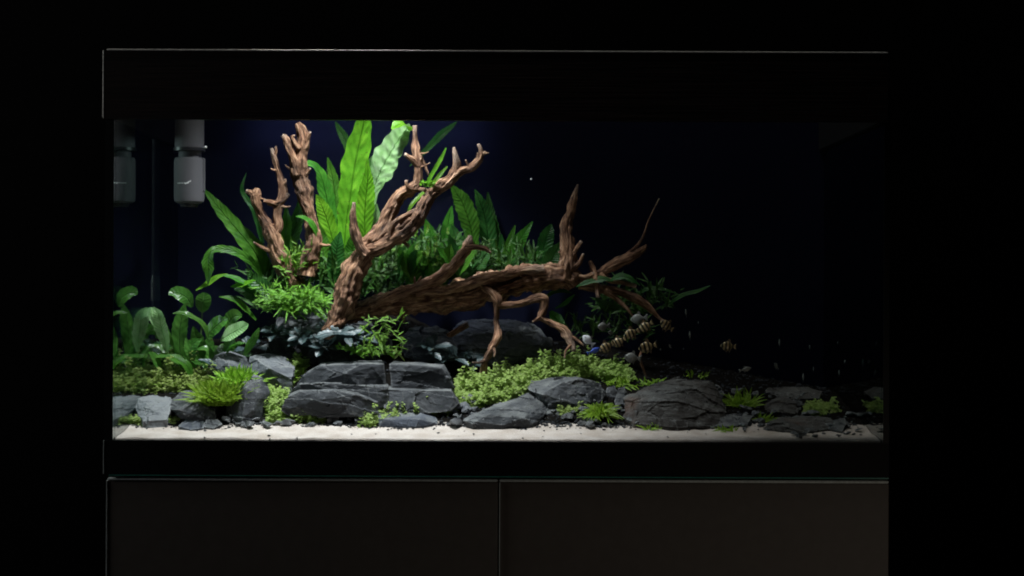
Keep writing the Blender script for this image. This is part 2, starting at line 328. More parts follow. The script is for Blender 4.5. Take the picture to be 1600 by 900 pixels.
# cabinet
cab = empty('cabinet', (-.021, .2, -1.0), 'two-door dark taupe cabinet carrying the aquarium', 'cabinet')
boxo('carcass', M['black'], cab, -.626, .584, .012, .47, -1.0, -.300)
for i, (a, b) in enumerate(((-.628, -.0205), (-.0185, .587))):
    d = boxo('door', M['door'], cab, a, b, -.012, .010, -.985, -.3020, bev=.0008)
    e = boxo('edge_strip', M['edge'], d, a + .0002, b - .0002, -.0128, -.003, -.3016, -.2976, bev=.001)
    boxo('edge_strip', M['edge'], d, a - .0016, a - .0002, -.0126, .008, -.985, -.3020) if i == 0 else boxo('edge_strip', M['edge'], d, a + .0002, a + .0012, -.0131, -.0123, -.985, -.3020)
# tank
tank = empty('aquarium', (-.021, .2, -.30), 'long glass aquarium with black base trim standing on the cabinet', 'aquarium')
boxo('base_plate', M['greenglass'], tank, -.626, .587, -.0135, .46, -.2950, -.2925, bev=.0006)
boxo('base_trim', M['black'], tank, -.633, .587, -.0125, .46, -.2920, -.2395)
boxo('trim_edge', M['edge'], tank, -.6345, -.6334, -.0128, .2, -.2915, -.2398)
boxo('front_pane', M['glass'], tank, X0, X1, -.010, -.0004, -.2405, .315)
boxo('back_pane', M['film'], tank, X0 - .01, X1 + .01, YB + .001, YB + .011, -.2405, .315)
boxo('side_pane', M['sideglass'], tank, X0 - .010, X0 - .0004, -.010, YB, -.2405, .315)
boxo('side_pane', M['sideglass'], tank, X1 + .0004, X1 + .010, -.010, YB, -.2405, .315)
boxo('silicone_seam', M['silicone'], tank, X0 - .0135, X0 - .0002, -.0118, -.0103, -.2392, .259)
boxo('silicone_seam', M['silicone'], tank, X1 + .0002, X1 + .009, -.0118, -.0103, -.2392, .259)
# hood: an open frame round the top of the tank
hood = empty('aquarium_hood', (-.028, .2, .262), 'black wooden hood frame round the top of the aquarium', 'hood')
HX0, HX1 = -.6320, .580
boxo('front_panel', M['hood'], hood, HX0, HX1, -.026, -.0125, .2592, .3643)
boxo('side_panel', M['black'], hood, HX0, HX0 + .012, -.0120, .47, .2592, .3643)
boxo('side_panel', M['black'], hood, HX1 - .012, HX1, -.0120, .47, .2592, .3643)
boxo('rear_panel', M['black'], hood, HX0 + .0125, HX1 - .0125, .463, .475, .2592, .3643)
boxo('edge_strip', M['alu'], hood, HX0 + .004, HX1, -.0267, -.0125, .3647, .3672, bev=.0007)  # thin pale strip added so the top edge reads as lit
boxo('edge_strip', M['alu'], hood, HX0 - .0022, HX0 - .0002, -.0262, -.010, .2602, .3650, bev=.0007)
# ground
def sheet(name, mat, x0, x1, y0, y1, nx, ny, f, zb, label):
    bm = bmesh.new(); g = []
    for j in range(ny + 1):
        y = y0 + (y1 - y0) * j / ny
        g.append([bm.verts.new((x0 + (x1 - x0) * i / nx, y, f(x0 + (x1 - x0) * i / nx, y))) for i in range(nx + 1)])
    for j in range(ny):
        for i in range(nx): bm.faces.new((g[j][i], g[j][i + 1], g[j + 1][i + 1], g[j + 1][i]))
    lo = [bm.verts.new((v.co.x, v.co.y, zb)) for v in g[0]]
    for i in range(nx): bm.faces.new((lo[i], lo[i + 1], g[0][i + 1], g[0][i]))
    o = build(name, bm, mat); meta(o, label, None, None, 'structure'); return o
def sandz(x, y): return ground(x, y) + .0012 * noise.noise(Vector((x * 40, y * 40, 3))) + .0018 * noise.noise(Vector((x * 12, y * 14, 8)))
sheet('sand', M['sand'], X0 + .001, X1 - .001, .001, .16, 300, 46, sandz, -.24, 'pale sand strip along the front glass')
def soilz(x, y):
    edge = .098 + .022 * noise.noise(Vector((x * 7, 0, 5))) + .012 * noise.noise(Vector((x * 30, 0, 9))) + (.03 if x > .3 else 0)
    return ground(x, y) + min(.006, (y - edge) * .35) + .003 * noise.noise(Vector((x * 60, y * 60, 2)))
sheet('aquarium_soil', M['soil'], X0 + .001, X1 - .001, .055, YB - .001, 300, 90, soilz, -.24, 'dark planting soil rising towards the back of the tank')
bm = bmesh.new(); box(bm, X0 + .0006, X1 - .0006, .0002, YB - .0006, -.2402, .318); bmesh.ops.recalc_face_normals(bm, faces=bm.faces)
meta(build('water', bm, M['water'], smooth=False), 'clear water filling the aquarium', None, None, 'structure')

# ------------------------------------------------------------------ rocks
def hull(bm, pts):
    vs = [bm.verts.new(p) for p in pts]
    r = bmesh.ops.convex_hull(bm, input=vs)
    dead = [g for g in r['geom_interior'] + r['geom_unused'] if isinstance(g, bmesh.types.BMVert)]
    bmesh.ops.delete(bm, geom=list(set(dead)), context='VERTS')
def refine(bm, res):
    bmesh.ops.triangulate(bm, faces=bm.faces)
    for _ in range(9):
        es = [e for e in bm.edges if e.calc_length() > res]
        if not es: break
        bmesh.ops.subdivide_edges(bm, edges=es, cuts=1)
        bmesh.ops.triangulate(bm, faces=bm.faces)
def crack(bm, seed, amp, cell=.03, strata=.0):
    off = Vector((seed * 3.7, seed * 1.3, seed * 2.1)); bm.normal_update()
    nv = {}
    for v in bm.verts:
        p = v.co + off
        q = Vector((p.x / cell, p.y / cell, p.z / cell * 1.7))
        q += .12 * noise.noise_vector(q * 1.7)
        dd, pp = noise.voronoi(q)
        rd = noise.cell_vector(pp[0] * 7.3) - Vector((.5, .5, .5))
        d = amp * 1.3 * (q - pp[0]).dot(rd)
        q2 = q * 2.7; d2, p2 = noise.voronoi(q2); r2 = noise.cell_vector(p2[0] * 5.1) - Vector((.5, .5, .5))
        d += amp * .32 * (q2 - p2[0]).dot(r2)
        d += amp * .22 * noise.fractal(p * 90, 1, 2, 4)
        if strata:
            s = p.dot(Vector((.12, .15, 1))) / strata + .5 * noise.noise(p * 18)
            d += amp * .28 * (noise.cell(Vector((math.floor(s) * 1.37, 3.3, 1))) - .5)
        nv[v] = v.normal * d
    for v, d in nv.items(): v.co += d
def hullrock(pts, seed, res=.0032, amp=.0028, cell=.045, strata=.014):
    bm = bmesh.new(); hull(bm, pts); refine(bm, res); crack(bm, seed, amp, cell, strata); return bm
rocks = []
def rock(label, pts, mat='slate', seed=1, amp=.0028, cell=.03, depth=None, group='slate rocks of the aquascape', name='rock', fixed=False, fwd=0):
    """pts: (px, py, Y) corner points; a back wall of points is added behind them."""
    lowest = max(pts, key=lambda p: p[1]); dY = gY(lowest[0], lowest[1] - 1) - lowest[2] - .014 - fwd
    if fixed: dY = 0
    pts = [(a, b, c + dY) for a, b, c in pts]
    P = [at(*p) for p in pts]
    Ys = [p[2] for p in pts]
    dp = depth or (max(Ys) - min(Ys)) * .7 + .02
    cx = sum(p.x for p in P) / len(P); cz = min(p.z for p in P)
    for p in list(P):
        P.append(Vector((cx + (p.x - cx) * .75, max(Ys) + dp, cz + (p.z - cz) * .72)))
    lo = min(p.z for p in P)
    for p in list(P):
        if p.z < lo + .014: P.append(p + Vector((0, .002, -.014 - fwd * .5)))
    bm = hullrock(P, seed, amp=amp * 1.6, cell=cell * 1.25)
    o = build(name, bm, M[mat], None, True, R(17)); meta(o, label, 'rock', group)
    rocks.append(o); return o
rock('pale blue-grey slate rock in the front left corner beside the glass', [(211, 640, .13), (214, 622, .16), (238, 617, .18), (262, 622, .17), (268, 634, .12), (262, 655, .085), (222, 658, .08), (236, 636, .11)], 'slatepale', 2, fwd=.022)
rock('rounded grey rock with a dark undercut face, near the left glass', [(262, 640, .11), (268, 624, .14), (288, 612, .15), (316, 611, .15), (330, 622, .14), (337, 646, .10), (322, 656, .09), (280, 640, .085), (300, 625, .10), (312, 650, .10)], 'slate', 3, fwd=.022)
rock('flat purplish pebble-like stone lying half in the sand at left', [(279, 666, .06), (292, 654, .085), (312, 651, .09), (320, 660, .07), (318, 669, .055), (298, 671, .05)], 'slate2', 4, .0015, .015, .02)
rock('small dark stone right beside the flat purplish stone', [(318, 667, .065), (322, 656, .08), (338, 655, .085), (346, 663, .07), (334, 669, .06)], 'slate', 5, .0015, .015, .02)
rock('upright pointed dark rock with an ochre crevice beside the grass mound', [(352, 645, .12), (358, 614, .14), (373, 594, .15), (396, 583, .155), (414, 592, .15), (422, 612, .14), (410, 650, .12), (378, 655, .09), (384, 606, .11), (402, 614, .115), (396, 640, .10)], 'slate', 6, .0022, .04, .03, fwd=.03)
rock('low grey boulder behind the grass mound at left', [(326, 582, .25), (334, 556, .27), (358, 546, .28), (384, 556, .27), (392, 582, .25), (356, 566, .235), (360, 590, .23)], 'slategrey', 7, .002, fwd=.045)
rock('wide grey slab behind the carpet, right of the low boulder', [(386, 592, .24), (390, 556, .27), (418, 552, .28), (446, 556, .27), (460, 574, .25), (456, 592, .23), (420, 575, .22)], 'slategrey', 8, .002, fwd=.045)
# the big layered rock: four beds stepped back, one thing
br = empty('layered_rock', at(585, 650, .13), 'largest rock, a long dark layered slate block at the front centre-left', 'rock', 'slate rocks of the aquascape')
beds = [
    ('slate', 11, [(438, 642, .09), (446, 622, .092), (468, 611, .092), (520, 610, .088), (560, 617, .088), (590, 629, .092), (592, 646, .09), (556, 653, .082), (500, 649, .08), (452, 652, .088), (466, 605, .17), (560, 608, .17), (592, 622, .15), (505, 624, .078)]),
    ('slate', 12, [(452, 614, .13), (468, 601, .118), (500, 598, .112), (545, 601, .114), (606, 604, .122), (607, 632, .12), (586, 641, .112), (520, 621, .112), (470, 618, .12), (470, 596, .20), (604, 600, .20)]),
    ('slate', 13, [(460, 606, .16), (473, 586, .158), (500, 572, .155), (560, 568, .152), (600, 569, .158), (603, 606, .16), (560, 602, .146), (480, 603, .15), (505, 567, .22), (596, 563, .22), (540, 584, .143)]),
    ('slate', 14, [(609, 569, .168), (640, 570, .162), (690, 575, .162), (702, 583, .17), (711, 607, .165), (612, 608, .158), (618, 565, .22), (694, 569, .22)]),
    ('slate', 15, [(596, 608, .135), (650, 610, .118), (706, 611, .122), (718, 630, .12), (704, 642, .11), (640, 648, .106), (602, 644, .11), (600, 602, .20), (704, 605, .20)]),
]
for mt, sd, pts in beds:
    pts = [(a, b, c + .008) for a, b, c in pts]
    P = [at(*p) for p in pts]; cz = min(p.z for p in P); cx = sum(p.x for p in P) / len(P)
    for p in list(P): P.append(Vector((cx + (p.x - cx) * .86, .275, cz + (p.z - cz) * .9)))
    bm = hullrock(P, sd, res=.0031, amp=.0032, cell=.06, strata=.016)
    build('slate_bed', bm, M[mt], br, True, R(16))
rock('small wedge-shaped slab lying on the sand below the layered rock', [(583, 650, .09), (600, 645, .10), (660, 638, .115), (682, 652, .095), (684, 662, .075), (650, 667, .055), (592, 666, .06), (600, 655, .062), (655, 655, .062)], 'slate2', 21, .0014, .03, .02)
rock('jagged tongue-shaped slate with pale upper face on the sand at centre', [(722, 656, .075), (740, 645, .10), (790, 634, .13), (826, 614, .16), (856, 626, .15), (852, 648, .11), (832, 662, .075), (784, 665, .06), (738, 662, .06), (762, 650, .068), (820, 652, .072), (812, 640, .10)], 'slate', 22, .003, .034, fwd=.014)
rock('long dark slab with overhanging edge at centre-right', [(824, 606, .21), (830, 594, .235), (900, 586, .24), (940, 597, .23), (946, 618, .20), (925, 640, .16), (868, 642, .165), (846, 616, .165), (878, 598, .175), (910, 590, .185), (832, 612, .18)], 'slate', 23, .003, .03)
rock('dark stone face below the overhanging slab', [(846, 640, .14), (852, 622, .17), (880, 620, .18), (905, 634, .16), (890, 650, .12), (856, 654, .11)], 'slate', 24, .002)
rock('large brownish slate boulder with rust stains, right of centre', [(973, 650, .13), (975, 622, .16), (1010, 604, .19), (1060, 590, .22), (1112, 594, .21), (1128, 620, .19), (1136, 644, .15), (1130, 664, .10), (1060, 668, .085), (990, 662, .095), (1005, 632, .115), (1056, 624, .12), (1100, 642, .115)], 'slatebrown', 25, .0036, .04, fwd=.01)
rock('broken dark stone leaning on the right side of the rust-stained boulder', [(1078, 616, .15), (1096, 600, .17), (1120, 600, .175), (1132, 616, .165), (1112, 634, .14), (1086, 628, .135)], 'slate', 26, .004, .02)
rock('flat dark slab reaching right from the rust-stained boulder', [(1110, 664, .11), (1120, 652, .13), (1150, 646, .15), (1176, 650, .14), (1168, 662, .115), (1130, 668, .10)], 'slate', 27, .002)
rock('broad blue-grey rock under the driftwood log, behind the carpet', [(706, 512, .34), (722, 500, .36), (790, 499, .37), (835, 506, .36), (862, 530, .34), (868, 572, .30), (720, 574, .29), (706, 545, .31), (742, 520, .315), (806, 520, .31), (836, 545, .30)], 'slategrey', 28, .0045, .035)
rock('dark mossy rock behind the rosette plants that carries the driftwood feet', [(405, 586, .26), (418, 530, .27), (446, 466, .33), (500, 462, .34), (560, 492, .31), (612, 530, .28), (616, 582, .26), (470, 520, .27), (540, 520, .265), (500, 575, .25)], 'slate', 40, .004, .04, .06, fixed=True)
rock('low bluish rock left of the broad rock under the log', [(622, 530, .37), (640, 514, .38), (680, 508, .39), (706, 520, .38), (716, 552, .34), (630, 556, .34), (664, 528, .345)], 'slate2', 29, .0035)
rock('small dark upright stone left of the rust-stained boulder', [(945, 622, .17), (948, 604, .18), (958, 600, .185), (966, 612, .175), (964, 628, .155)], 'slate', 30, .0015, .015, .02)
rock('small dark stone wedged against the rust-stained boulder', [(960, 628, .15), (966, 606, .17), (976, 604, .175), (982, 622, .16), (976, 640, .13)], 'slate', 31, .0015, .015, .02)
rock('flat dim slab at the far right of the rocks', [(1188, 616, .26), (1200, 606, .28), (1262, 604, .28), (1284, 612, .26), (1280, 622, .24), (1200, 624, .24)], 'slatebrown', 32, .002)
rock('dim grey stone below the far right flat slab', [(1192, 648, .19), (1196, 628, .22), (1228, 618, .24), (1248, 630, .22), (1246, 650, .18), (1214, 644, .17)], 'slatebrown', 33, .003)
rock('low dark rock on the sand at the right end', [(1190, 672, .11), (1204, 655, .14), (1252, 648, .16), (1300, 652, .15), (1306, 668, .115), (1260, 676, .09), (1216, 664, .11)], 'slatebrown', 34, .003)
rock('pale-topped block on the right end of the low dark rock', [(1300, 670, .12), (1304, 655, .14), (1320, 653, .15), (1322, 662, .13), (1316, 674, .11)], 'slate', 35, .0015, .015, .02)
# pebbles: a few shared shapes, every pebble an object
pm = []
for k in range(8):
    rr = random.Random(100 + k)
    pts = [Vector((rr.uniform(-1, 1), rr.uniform(-.8, .8), rr.uniform(-.45, .6))).normalized() * rr.uniform(.8, 1.1) for _ in range(13)]
    pts = [Vector((p.x, p.y * .8, p.z * .62)) for p in pts]
    bm = bmesh.new(); hull(bm, pts); refine(bm, .5)
    for v in bm.verts: v.co += v.co.normalized() * .09 * noise.noise(v.co * 2.2 + Vector((k, 0, 0)))
    me = bpy.data.meshes.new('pebble'); bm.to_mesh(me); bm.free()
    for p in me.polygons: p.use_smooth = True
    me.set_sharp_from_angle(angle=R(30)); pm.append(me)
PEB = [  # x0, x1, y0, y1, count, size px lo, hi, material, label
    (345, 430, 646, 670, 26, 4, 10, 'slate', 'dark grey slate chip in the cluster below the pointed rock'),
    (372, 420, 652, 664, 6, 6, 10, 'slatepale', 'pale grey stone in the cluster below the pointed rock'),
    (430, 520, 655, 670, 28, 3.5, 9, 'slate', 'dark slate chip along the sand edge below the left end of the layered rock'),
    (520, 580, 650, 668, 12, 4, 9, 'slate2', 'bluish slate chip at the sand edge below the middle of the layered rock'),
    (684, 744, 632, 668, 24, 6, 14, 'slate2', 'blue-grey stone in the pile right of the wedge-shaped slab'),
    (700, 735, 654, 668, 7, 3, 5, 'slate', 'tiny dark chip in front of the blue-grey pile'),
    (862, 912, 648, 663, 12, 3, 9, 'slate', 'dark chip on the sand right of the jagged tongue-shaped slate'),
    (905, 1000, 640, 670, 26, 5, 12, 'slate', 'dark stone around the small grass tuft at centre-right'),
    (1040, 1130, 662, 672, 18, 3, 6, 'slate', 'dark chip along the foot of the rust-stained boulder'),
    (1150, 1210, 652, 676, 20, 4, 9, 'slate2', 'dim bluish stone right of the rust-stained boulder'),
    (1240, 1345, 655, 686, 34, 3, 9, 'slate', 'dim stone scattered on the sand at the right end'),
    (1150, 1260, 622, 650, 18, 4, 9, 'slate', 'dim stone between the two far right slabs'),
    (225, 300, 655, 668, 12, 3, 6, 'slate', 'dark chip in front of the pale corner rock'),
    (300, 1300, 672, 688, 24, 1.2, 2.6, 'slate', 'tiny dark grain lying on the bare sand')]
for x0, x1, y0, y1, n, a, b, mt, lab in PEB:
    for k in range(n):
        px, py = random.uniform(x0, x1), random.uniform(y0, y1)
        Y = gY(px, py); r = random.uniform(a, b) ** 1.0
        if random.random() < .5: r *= .7
        me = pm[random.randrange(8)]
        if not me.materials: me.materials.append(M['slate'])
        o = bpy.data.objects.new('pebble', me); C.objects.link(o)
        o.material_slots[0].link = 'OBJECT'; o.material_slots[0].material = M[mt]
        p = at(px, py, Y); r *= 1.25 * ppx(Y); zz = max(sandz(p.x, Y), soilz(p.x, Y))
        o.location = (p.x, Y, zz + r * .42); o.scale = (r, r, r)
        o.rotation_euler = (random.uniform(-.3, .3), random.uniform(-.3, .3), random.uniform(0, 6.28))
        meta(o, lab, 'pebble', 'pebbles: ' + lab)

# gravel too fine and too many to count: chips along the sand edge and over the bare soil
def gravel():
    r = random.Random(77); bm = bmesh.new()
    base = [[Vector((v.co.x, v.co.y, v.co.z)) for v in me.vertices] for me in pm[:4]]
    tris = [[tuple(p.vertices) for p in me.polygons] for me in pm[:4]]
    bm2 = bmesh.new(); hull(bm2, [Vector((math.cos(a) * (1 + .3 * math.sin(a * 3)), math.sin(a), z)) for a in (0, 1.1, 2.0, 3.2, 4.1, 5.2) for z in (-.4, .45)]); bm2.verts.index_update()
    bv = [v.co.copy() for v in bm2.verts]; bf = [[v.index for v in f.verts] for f in bm2.faces]
    for i in range(5200):
        x = r.uniform(X0 + .01, X1 - .01); u = r.random()
        if u < .45:
            e = .098 + .022 * noise.noise(Vector((x * 7, 0, 5))) + .012 * noise.noise(Vector((x * 30, 0, 9))) + (.03 if x > .3 else 0)
            y = e + r.gauss(.0, .010)
        else: y = r.uniform(.09, .43)
        if y < .05: continue
        q = r.choice((.0009, .0013, .0018, .0026)) * r.uniform(.7, 1.3) * (1.5 if u >= .45 else 1)
        z = max(sandz(x, y), soilz(x, y)) + q * .2; a = r.uniform(0, 6.28); M3 = Matrix.Rotation(a, 3, 'Z') @ Matrix.Rotation(r.uniform(-.5, .5), 3, 'X')
        V = [bm.verts.new(Vector((x, y, z)) + (M3 @ Vector((v.x, v.y * .8, v.z * .7))) * q) for v in bv]
        for f in bf: bm.faces.new([V[k] for k in f])
    bm2.free()
    o = build('gravel', bm, M['gravel'], None, smooth=False); meta(o, 'fine dark slate gravel along the sand edge and over the soil', 'gravel', None, 'stuff')
gravel()

# ------------------------------------------------------------------ driftwood
def tube(bm, pts, seed, seg=None, tip=True, groove=.25, step=.0026):
    """pts: (px, py, Y, r_px)"""
    P = [(*at(a, b, c), r * (.92 if r < 12 else 1.0) * ppx(c)) for a, b, c, r in pts]
    L = sum((Vector(P[i + 1][:3]) - Vector(P[i][:3])).length for i in range(len(P) - 1))
    n = max(3, int(L / len(P) / step)); S = catmull(P, n)
    rm = max(p[3] for p in P); seg = seg or (44 if rm > .010 else 24 if rm > .005 else 12)
    u1 = bm.loops.layers.uv.get('ring') or bm.loops.layers.uv.new('ring'); u2 = bm.loops.layers.uv.get('len') or bm.loops.layers.uv.new('len')
    up = None; s = 0; rings = []; off = Vector((seed * 5.1, seed * 2.3, seed))
    for i, q in enumerate(S):
        c = Vector(q[:3]); a = Vector(S[max(0, i - 1)][:3]); b = Vector(S[min(len(S) - 1, i + 1)][:3])
        t = (b - a).normalized()
        if i: s += (c - Vector(S[i - 1][:3])).length
        if up is None: up = t.orthogonal().normalized()
        up = (up - t * up.dot(t)).normalized(); sd = t.cross(up)
        r = max(q[3], .0006)
        c = c + .12 * r * noise.noise_vector(Vector((s * 30, seed, 0)))
        ring = []
        for k in range(seg):
            th = 2 * math.pi * k / seg; cs, sn = math.cos(th), math.sin(th)
            tw = th + s * 9
            f = Vector((math.cos(tw) * 1.6, math.sin(tw) * 1.6, s * 14)) + off
            g = 1 - abs(noise.noise(f * 1.5)) * 2
            f2 = Vector((math.cos(tw) * 4, math.sin(tw) * 4, s * 22)) + off
            g2 = 1 - abs(noise.noise(f2)) * 2
            kk = noise.noise(Vector((c.x * 45, c.y * 45, c.z * 45 + seed)) + Vector((cs, sn, 0)) * .5)
            f3 = Vector((math.cos(tw) * 9, math.sin(tw) * 9, s * 40)) + off
            g3 = 1 - abs(noise.noise(f3)) * 2
            rr = r * (1 + .08 * (g3 - .5)) * (1 + .12 * noise.noise(Vector((s * 60, seed * 3, 7)))) * (1 + groove * (g - .55) + groove * .55 * (g2 - .5) + .28 * kk + .22 * noise.noise(Vector((cs * 2.2, sn * 2.2, s * 95)) + off))
            v = bm.verts.new(c + (up * cs + sd * sn) * rr)
            ring.append((v, cs * r, sn * r, s, i / (len(S) - 1) if tip else 0))
        rings.append(ring)
    def face(vs):
        f = bm.faces.new([v[0] for v in vs])
        for lp, v in zip(f.loops, vs):
            lp[u1].uv = (v[1] + seed, v[2]); lp[u2].uv = (v[3], v[4])
    for A, B in zip(rings, rings[1:]):
        for k in range(seg): face((A[k], A[(k + 1) % seg], B[(k + 1) % seg], B[k]))
    face(rings[0][::-1]); face(rings[-1])
def woodthing(label, parts):
    base = parts[0][1][0]
    e = empty('driftwood', at(base[0], base[1], base[2]), label, 'driftwood', 'driftwood pieces of the aquascape')
    rs = random.Random(int(hash_(label) * 100)); spurs = []
    for nm, pts, *k in parts:
        if nm in ('branch', 'trunk') and len(pts) > 5:
            for _ in range(3):
                j = rs.randrange(2, len(pts) - 1); a, b_, c_, r_ = pts[j]; an = rs.uniform(0, 6.28); ln = rs.uniform(.7, 1.2) * r_ + 3
                dx, dy = math.cos(an), math.sin(an) * .8
                spurs.append(('twig', [(a, b_, c_ - .002, r_ * .4), (a + dx * (r_ + ln * .4), b_ + dy * (r_ + ln * .4), c_ - .003, max(1.6, r_ * .22)), (a + dx * (r_ + ln) + 1, b_ + dy * (r_ + ln) - 2, c_ - .004, .9)]))
    for i, (nm, pts, *k) in enumerate(list(parts) + spurs):
        bm = bmesh.new(); tube(bm, pts, hash_(label) + i * 1.7, tip=(nm != 'trunk'), **(k[0] if k else {}))
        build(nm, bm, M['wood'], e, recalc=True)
    return e
def hash_(s): return (sum(ord(c) for c in s) % 97) * .31
woodthing('forked upright driftwood stump furthest left, with knobbly ragged tips', [
    ('trunk', [(470, 448, .30, 14), (452, 428, .30, 14), (436, 398, .30, 13), (426, 366, .30, 12), (417, 350, .30, 9), (408, 335, .30, 7), (402, 318, .295, 7.5), (400, 305, .295, 8), (402, 294, .295, 3)]),
    ('branch', [(403, 312, .295, 6), (394, 303, .293, 5), (384, 298, .29, 3)]),
    ('branch', [(428, 368, .30, 8), (436, 352, .30, 7.5), (433, 338, .30, 6), (436, 322, .30, 8), (442, 306, .30, 8), (441, 290, .30, 6.5), (434, 266, .30, 5), (429, 248, .30, 4.5), (424, 232, .30, 2.5)]),
    ('branch', [(418, 318, .295, 3), (430, 318, .295, 5.5), (442, 312, .298, 6), (452, 303, .30, 3)]),
    ('branch', [(412, 314, .29, 2), (422, 316, .29, 4), (433, 320, .295, 5)]),
    ('twig', [(441, 292, .298, 4), (446, 284, .295, 3), (445, 280, .295, 2)]),
    ('twig', [(428, 246, .30, 3), (432, 236, .30, 2), (431, 229, .30, 1.5)]),
    ('twig', [(422, 392, .295, 4), (408, 386, .29, 2.5), (396, 378, .285, 1.2)])])
woodthing('tall upright driftwood branch with blunt top, second from the left', [
    ('trunk', [(480, 432, .28, 14), (484, 405, .28, 13), (490, 380, .28, 12), (487, 350, .285, 10), (482, 325, .285, 10), (474, 298, .29, 12), (467, 268, .29, 12), (470, 240, .29, 11), (474, 218, .29, 10), (470, 202, .29, 7.5), (465, 193, .29, 5)]),
    ('branch', [(466, 275, .285, 8), (460, 252, .283, 8), (453, 234, .28, 7), (448, 220, .28, 5.5), (442, 211, .28, 3.5)]),
    ('twig', [(468, 232, .28, 5), (460, 222, .277, 4.5), (457, 214, .275, 3), (461, 212, .275, 2)]),
    ('twig', [(478, 222, .285, 4), (482, 213, .283, 3), (485, 206, .28, 1.5)]),
    ('twig', [(476, 275, .285, 4), (481, 269, .283, 3), (485, 263, .28, 1.5)])])
woodthing('large leaning driftwood trunk that forks into two knobbly arms at the centre', [
    ('trunk', [(508, 524, .22, 8), (519, 511, .212, 12), (530, 492, .215, 16), (538, 465, .22, 17), (549, 432, .22, 17), (566, 402, .225, 17), (584, 378, .225, 15), (598, 356, .225, 12), (609, 332, .23, 11.5), (624, 309, .23, 10), (640, 297, .23, 9), (652, 290, .23, 8)]),
    ('branch', [(648, 298, .228, 8), (653, 280, .23, 7.5), (654, 262, .23, 7), (651, 240, .235, 7), (649, 218, .24, 5), (648, 196, .24, 3.5)]),
    ('twig', [(654, 262, .228, 5), (646, 250, .225, 5), (632, 241, .22, 2.5)]),
    ('twig', [(652, 235, .235, 4.5), (660, 252, .235, 3.5), (670, 274, .235, 1.5)]),
    ('twig', [(645, 296, .225, 4), (636, 290, .22, 3), (635, 282, .22, 2.5)]),
    ('branch', [(578, 392, .215, 12), (600, 384, .21, 11), (622, 368, .205, 12.5), (643, 350, .20, 13), (658, 330, .20, 11.5), (671, 308, .20, 10), (688, 292, .20, 9), (704, 281, .20, 9), (713, 265, .20, 8), (713, 250, .20, 5.5), (709, 230, .20, 1.8)]),
    ('branch', [(706, 279, .20, 6.5), (720, 268, .197, 6), (736, 262, .195, 6), (748, 251, .195, 6), (752, 238, .195, 4.5), (747, 225, .195, 2.5)]),
    ('twig', [(750, 245, .195, 3.5), (757, 240, .193, 2.5), (758, 236, .193, 1.5)]),
    ('branch', [(608, 374, .20, 5), (614, 352, .195, 4), (632, 338, .195, 4.5), (656, 326, .195, 4)]),
    ('twig', [(655, 296, .215, 3), (668, 299, .21, 4), (686, 301, .205, 2.5)]),
    ('branch', [(575, 398, .205, 10), (562, 384, .205, 8), (554, 360, .205, 7), (552, 336, .205, 5), (553, 316, .205, 2.5)])])
woodthing('long driftwood log lying across the middle with an upright stub and dangling roots', [
    ('trunk', [(518, 503, 0.243, 8), (545, 493, 0.255, 12), (585, 480, 0.265, 15), (630, 472, 0.275, 19), (680, 467, 0.280, 20), (730, 459, 0.285, 21), (780, 447, 0.290, 22), (822, 437, 0.295, 20), (858, 433, 0.295, 18), (885, 433, 0.295, 17), (898, 446, 0.295, 12)], {'groove': .34}),
    ('branch', [(650, 458, 0.245, 5), (700, 452, 0.250, 8), (750, 438, 0.255, 9), (800, 426, 0.265, 7), (850, 420, 0.275, 6)], {'groove': .3}),
    ('branch', [(578, 478, 0.245, 7), (612, 463, 0.245, 9), (650, 450, 0.245, 9), (684, 435, 0.245, 9), (708, 416, 0.245, 9), (724, 396, 0.245, 9), (732, 380, 0.245, 7), (735, 368, 0.245, 2.5)]),
    ('twig', [(728, 388, 0.242, 6), (745, 386, 0.237, 4.5), (756, 388, 0.235, 4), (767, 395, 0.235, 2)]),
    ('branch', [(882, 436, 0.290, 14), (886, 412, 0.290, 12), (888, 385, 0.293, 11), (885, 352, 0.295, 10), (891, 334, 0.295, 7), (897, 308, 0.295, 4.5), (903, 288, 0.295, 1.2)]),
    ('twig', [(893, 402, 0.285, 5), (900, 390, 0.283, 3.5), (909, 377, 0.280, 2.8)]),
    ('twig', [(892, 420, 0.285, 6), (905, 410, 0.283, 4), (912, 396, 0.280, 1.6)]),
    ('root', [(748, 444, 0.270, 6), (762, 452, 0.260, 7.5), (776, 468, 0.255, 8), (776, 484, 0.255, 5), (775, 505, 0.256, 4.5), (778, 524, 0.247, 6), (768, 545, 0.236, 5.5), (757, 565, 0.230, 5.5), (755, 580, 0.235, 5), (756, 604, 0.245, 4)]),
    ('twig', [(758, 563, 0.228, 3), (748, 567, 0.225, 2), (738, 566, 0.220, 1)]),
    ('twig', [(770, 540, 0.237, 3), (773, 550, 0.228, 2), (772, 558, 0.222, 1)]),
    ('root', [(776, 476, 0.257, 7), (795, 477, 0.255, 6), (815, 474, 0.255, 5.5), (838, 466, 0.255, 6.5), (851, 468, 0.255, 7), (848, 484, 0.255, 6), (846, 496, 0.255, 5), (862, 506, 0.253, 5), (881, 517, 0.247, 7.5), (891, 535, 0.239, 7), (897, 548, 0.229, 3)]),
    ('twig', [(846, 495, 0.253, 4), (838, 500, 0.250, 2.5), (832, 503, 0.246, 1.3)]),
    ('twig', [(892, 540, 0.233, 4), (884, 548, 0.224, 2), (882, 560, 0.215, 1.2)]),
    ('twig', [(888, 525, 0.244, 4), (900, 530, 0.237, 2.5), (912, 540, 0.230, 1.5)])])
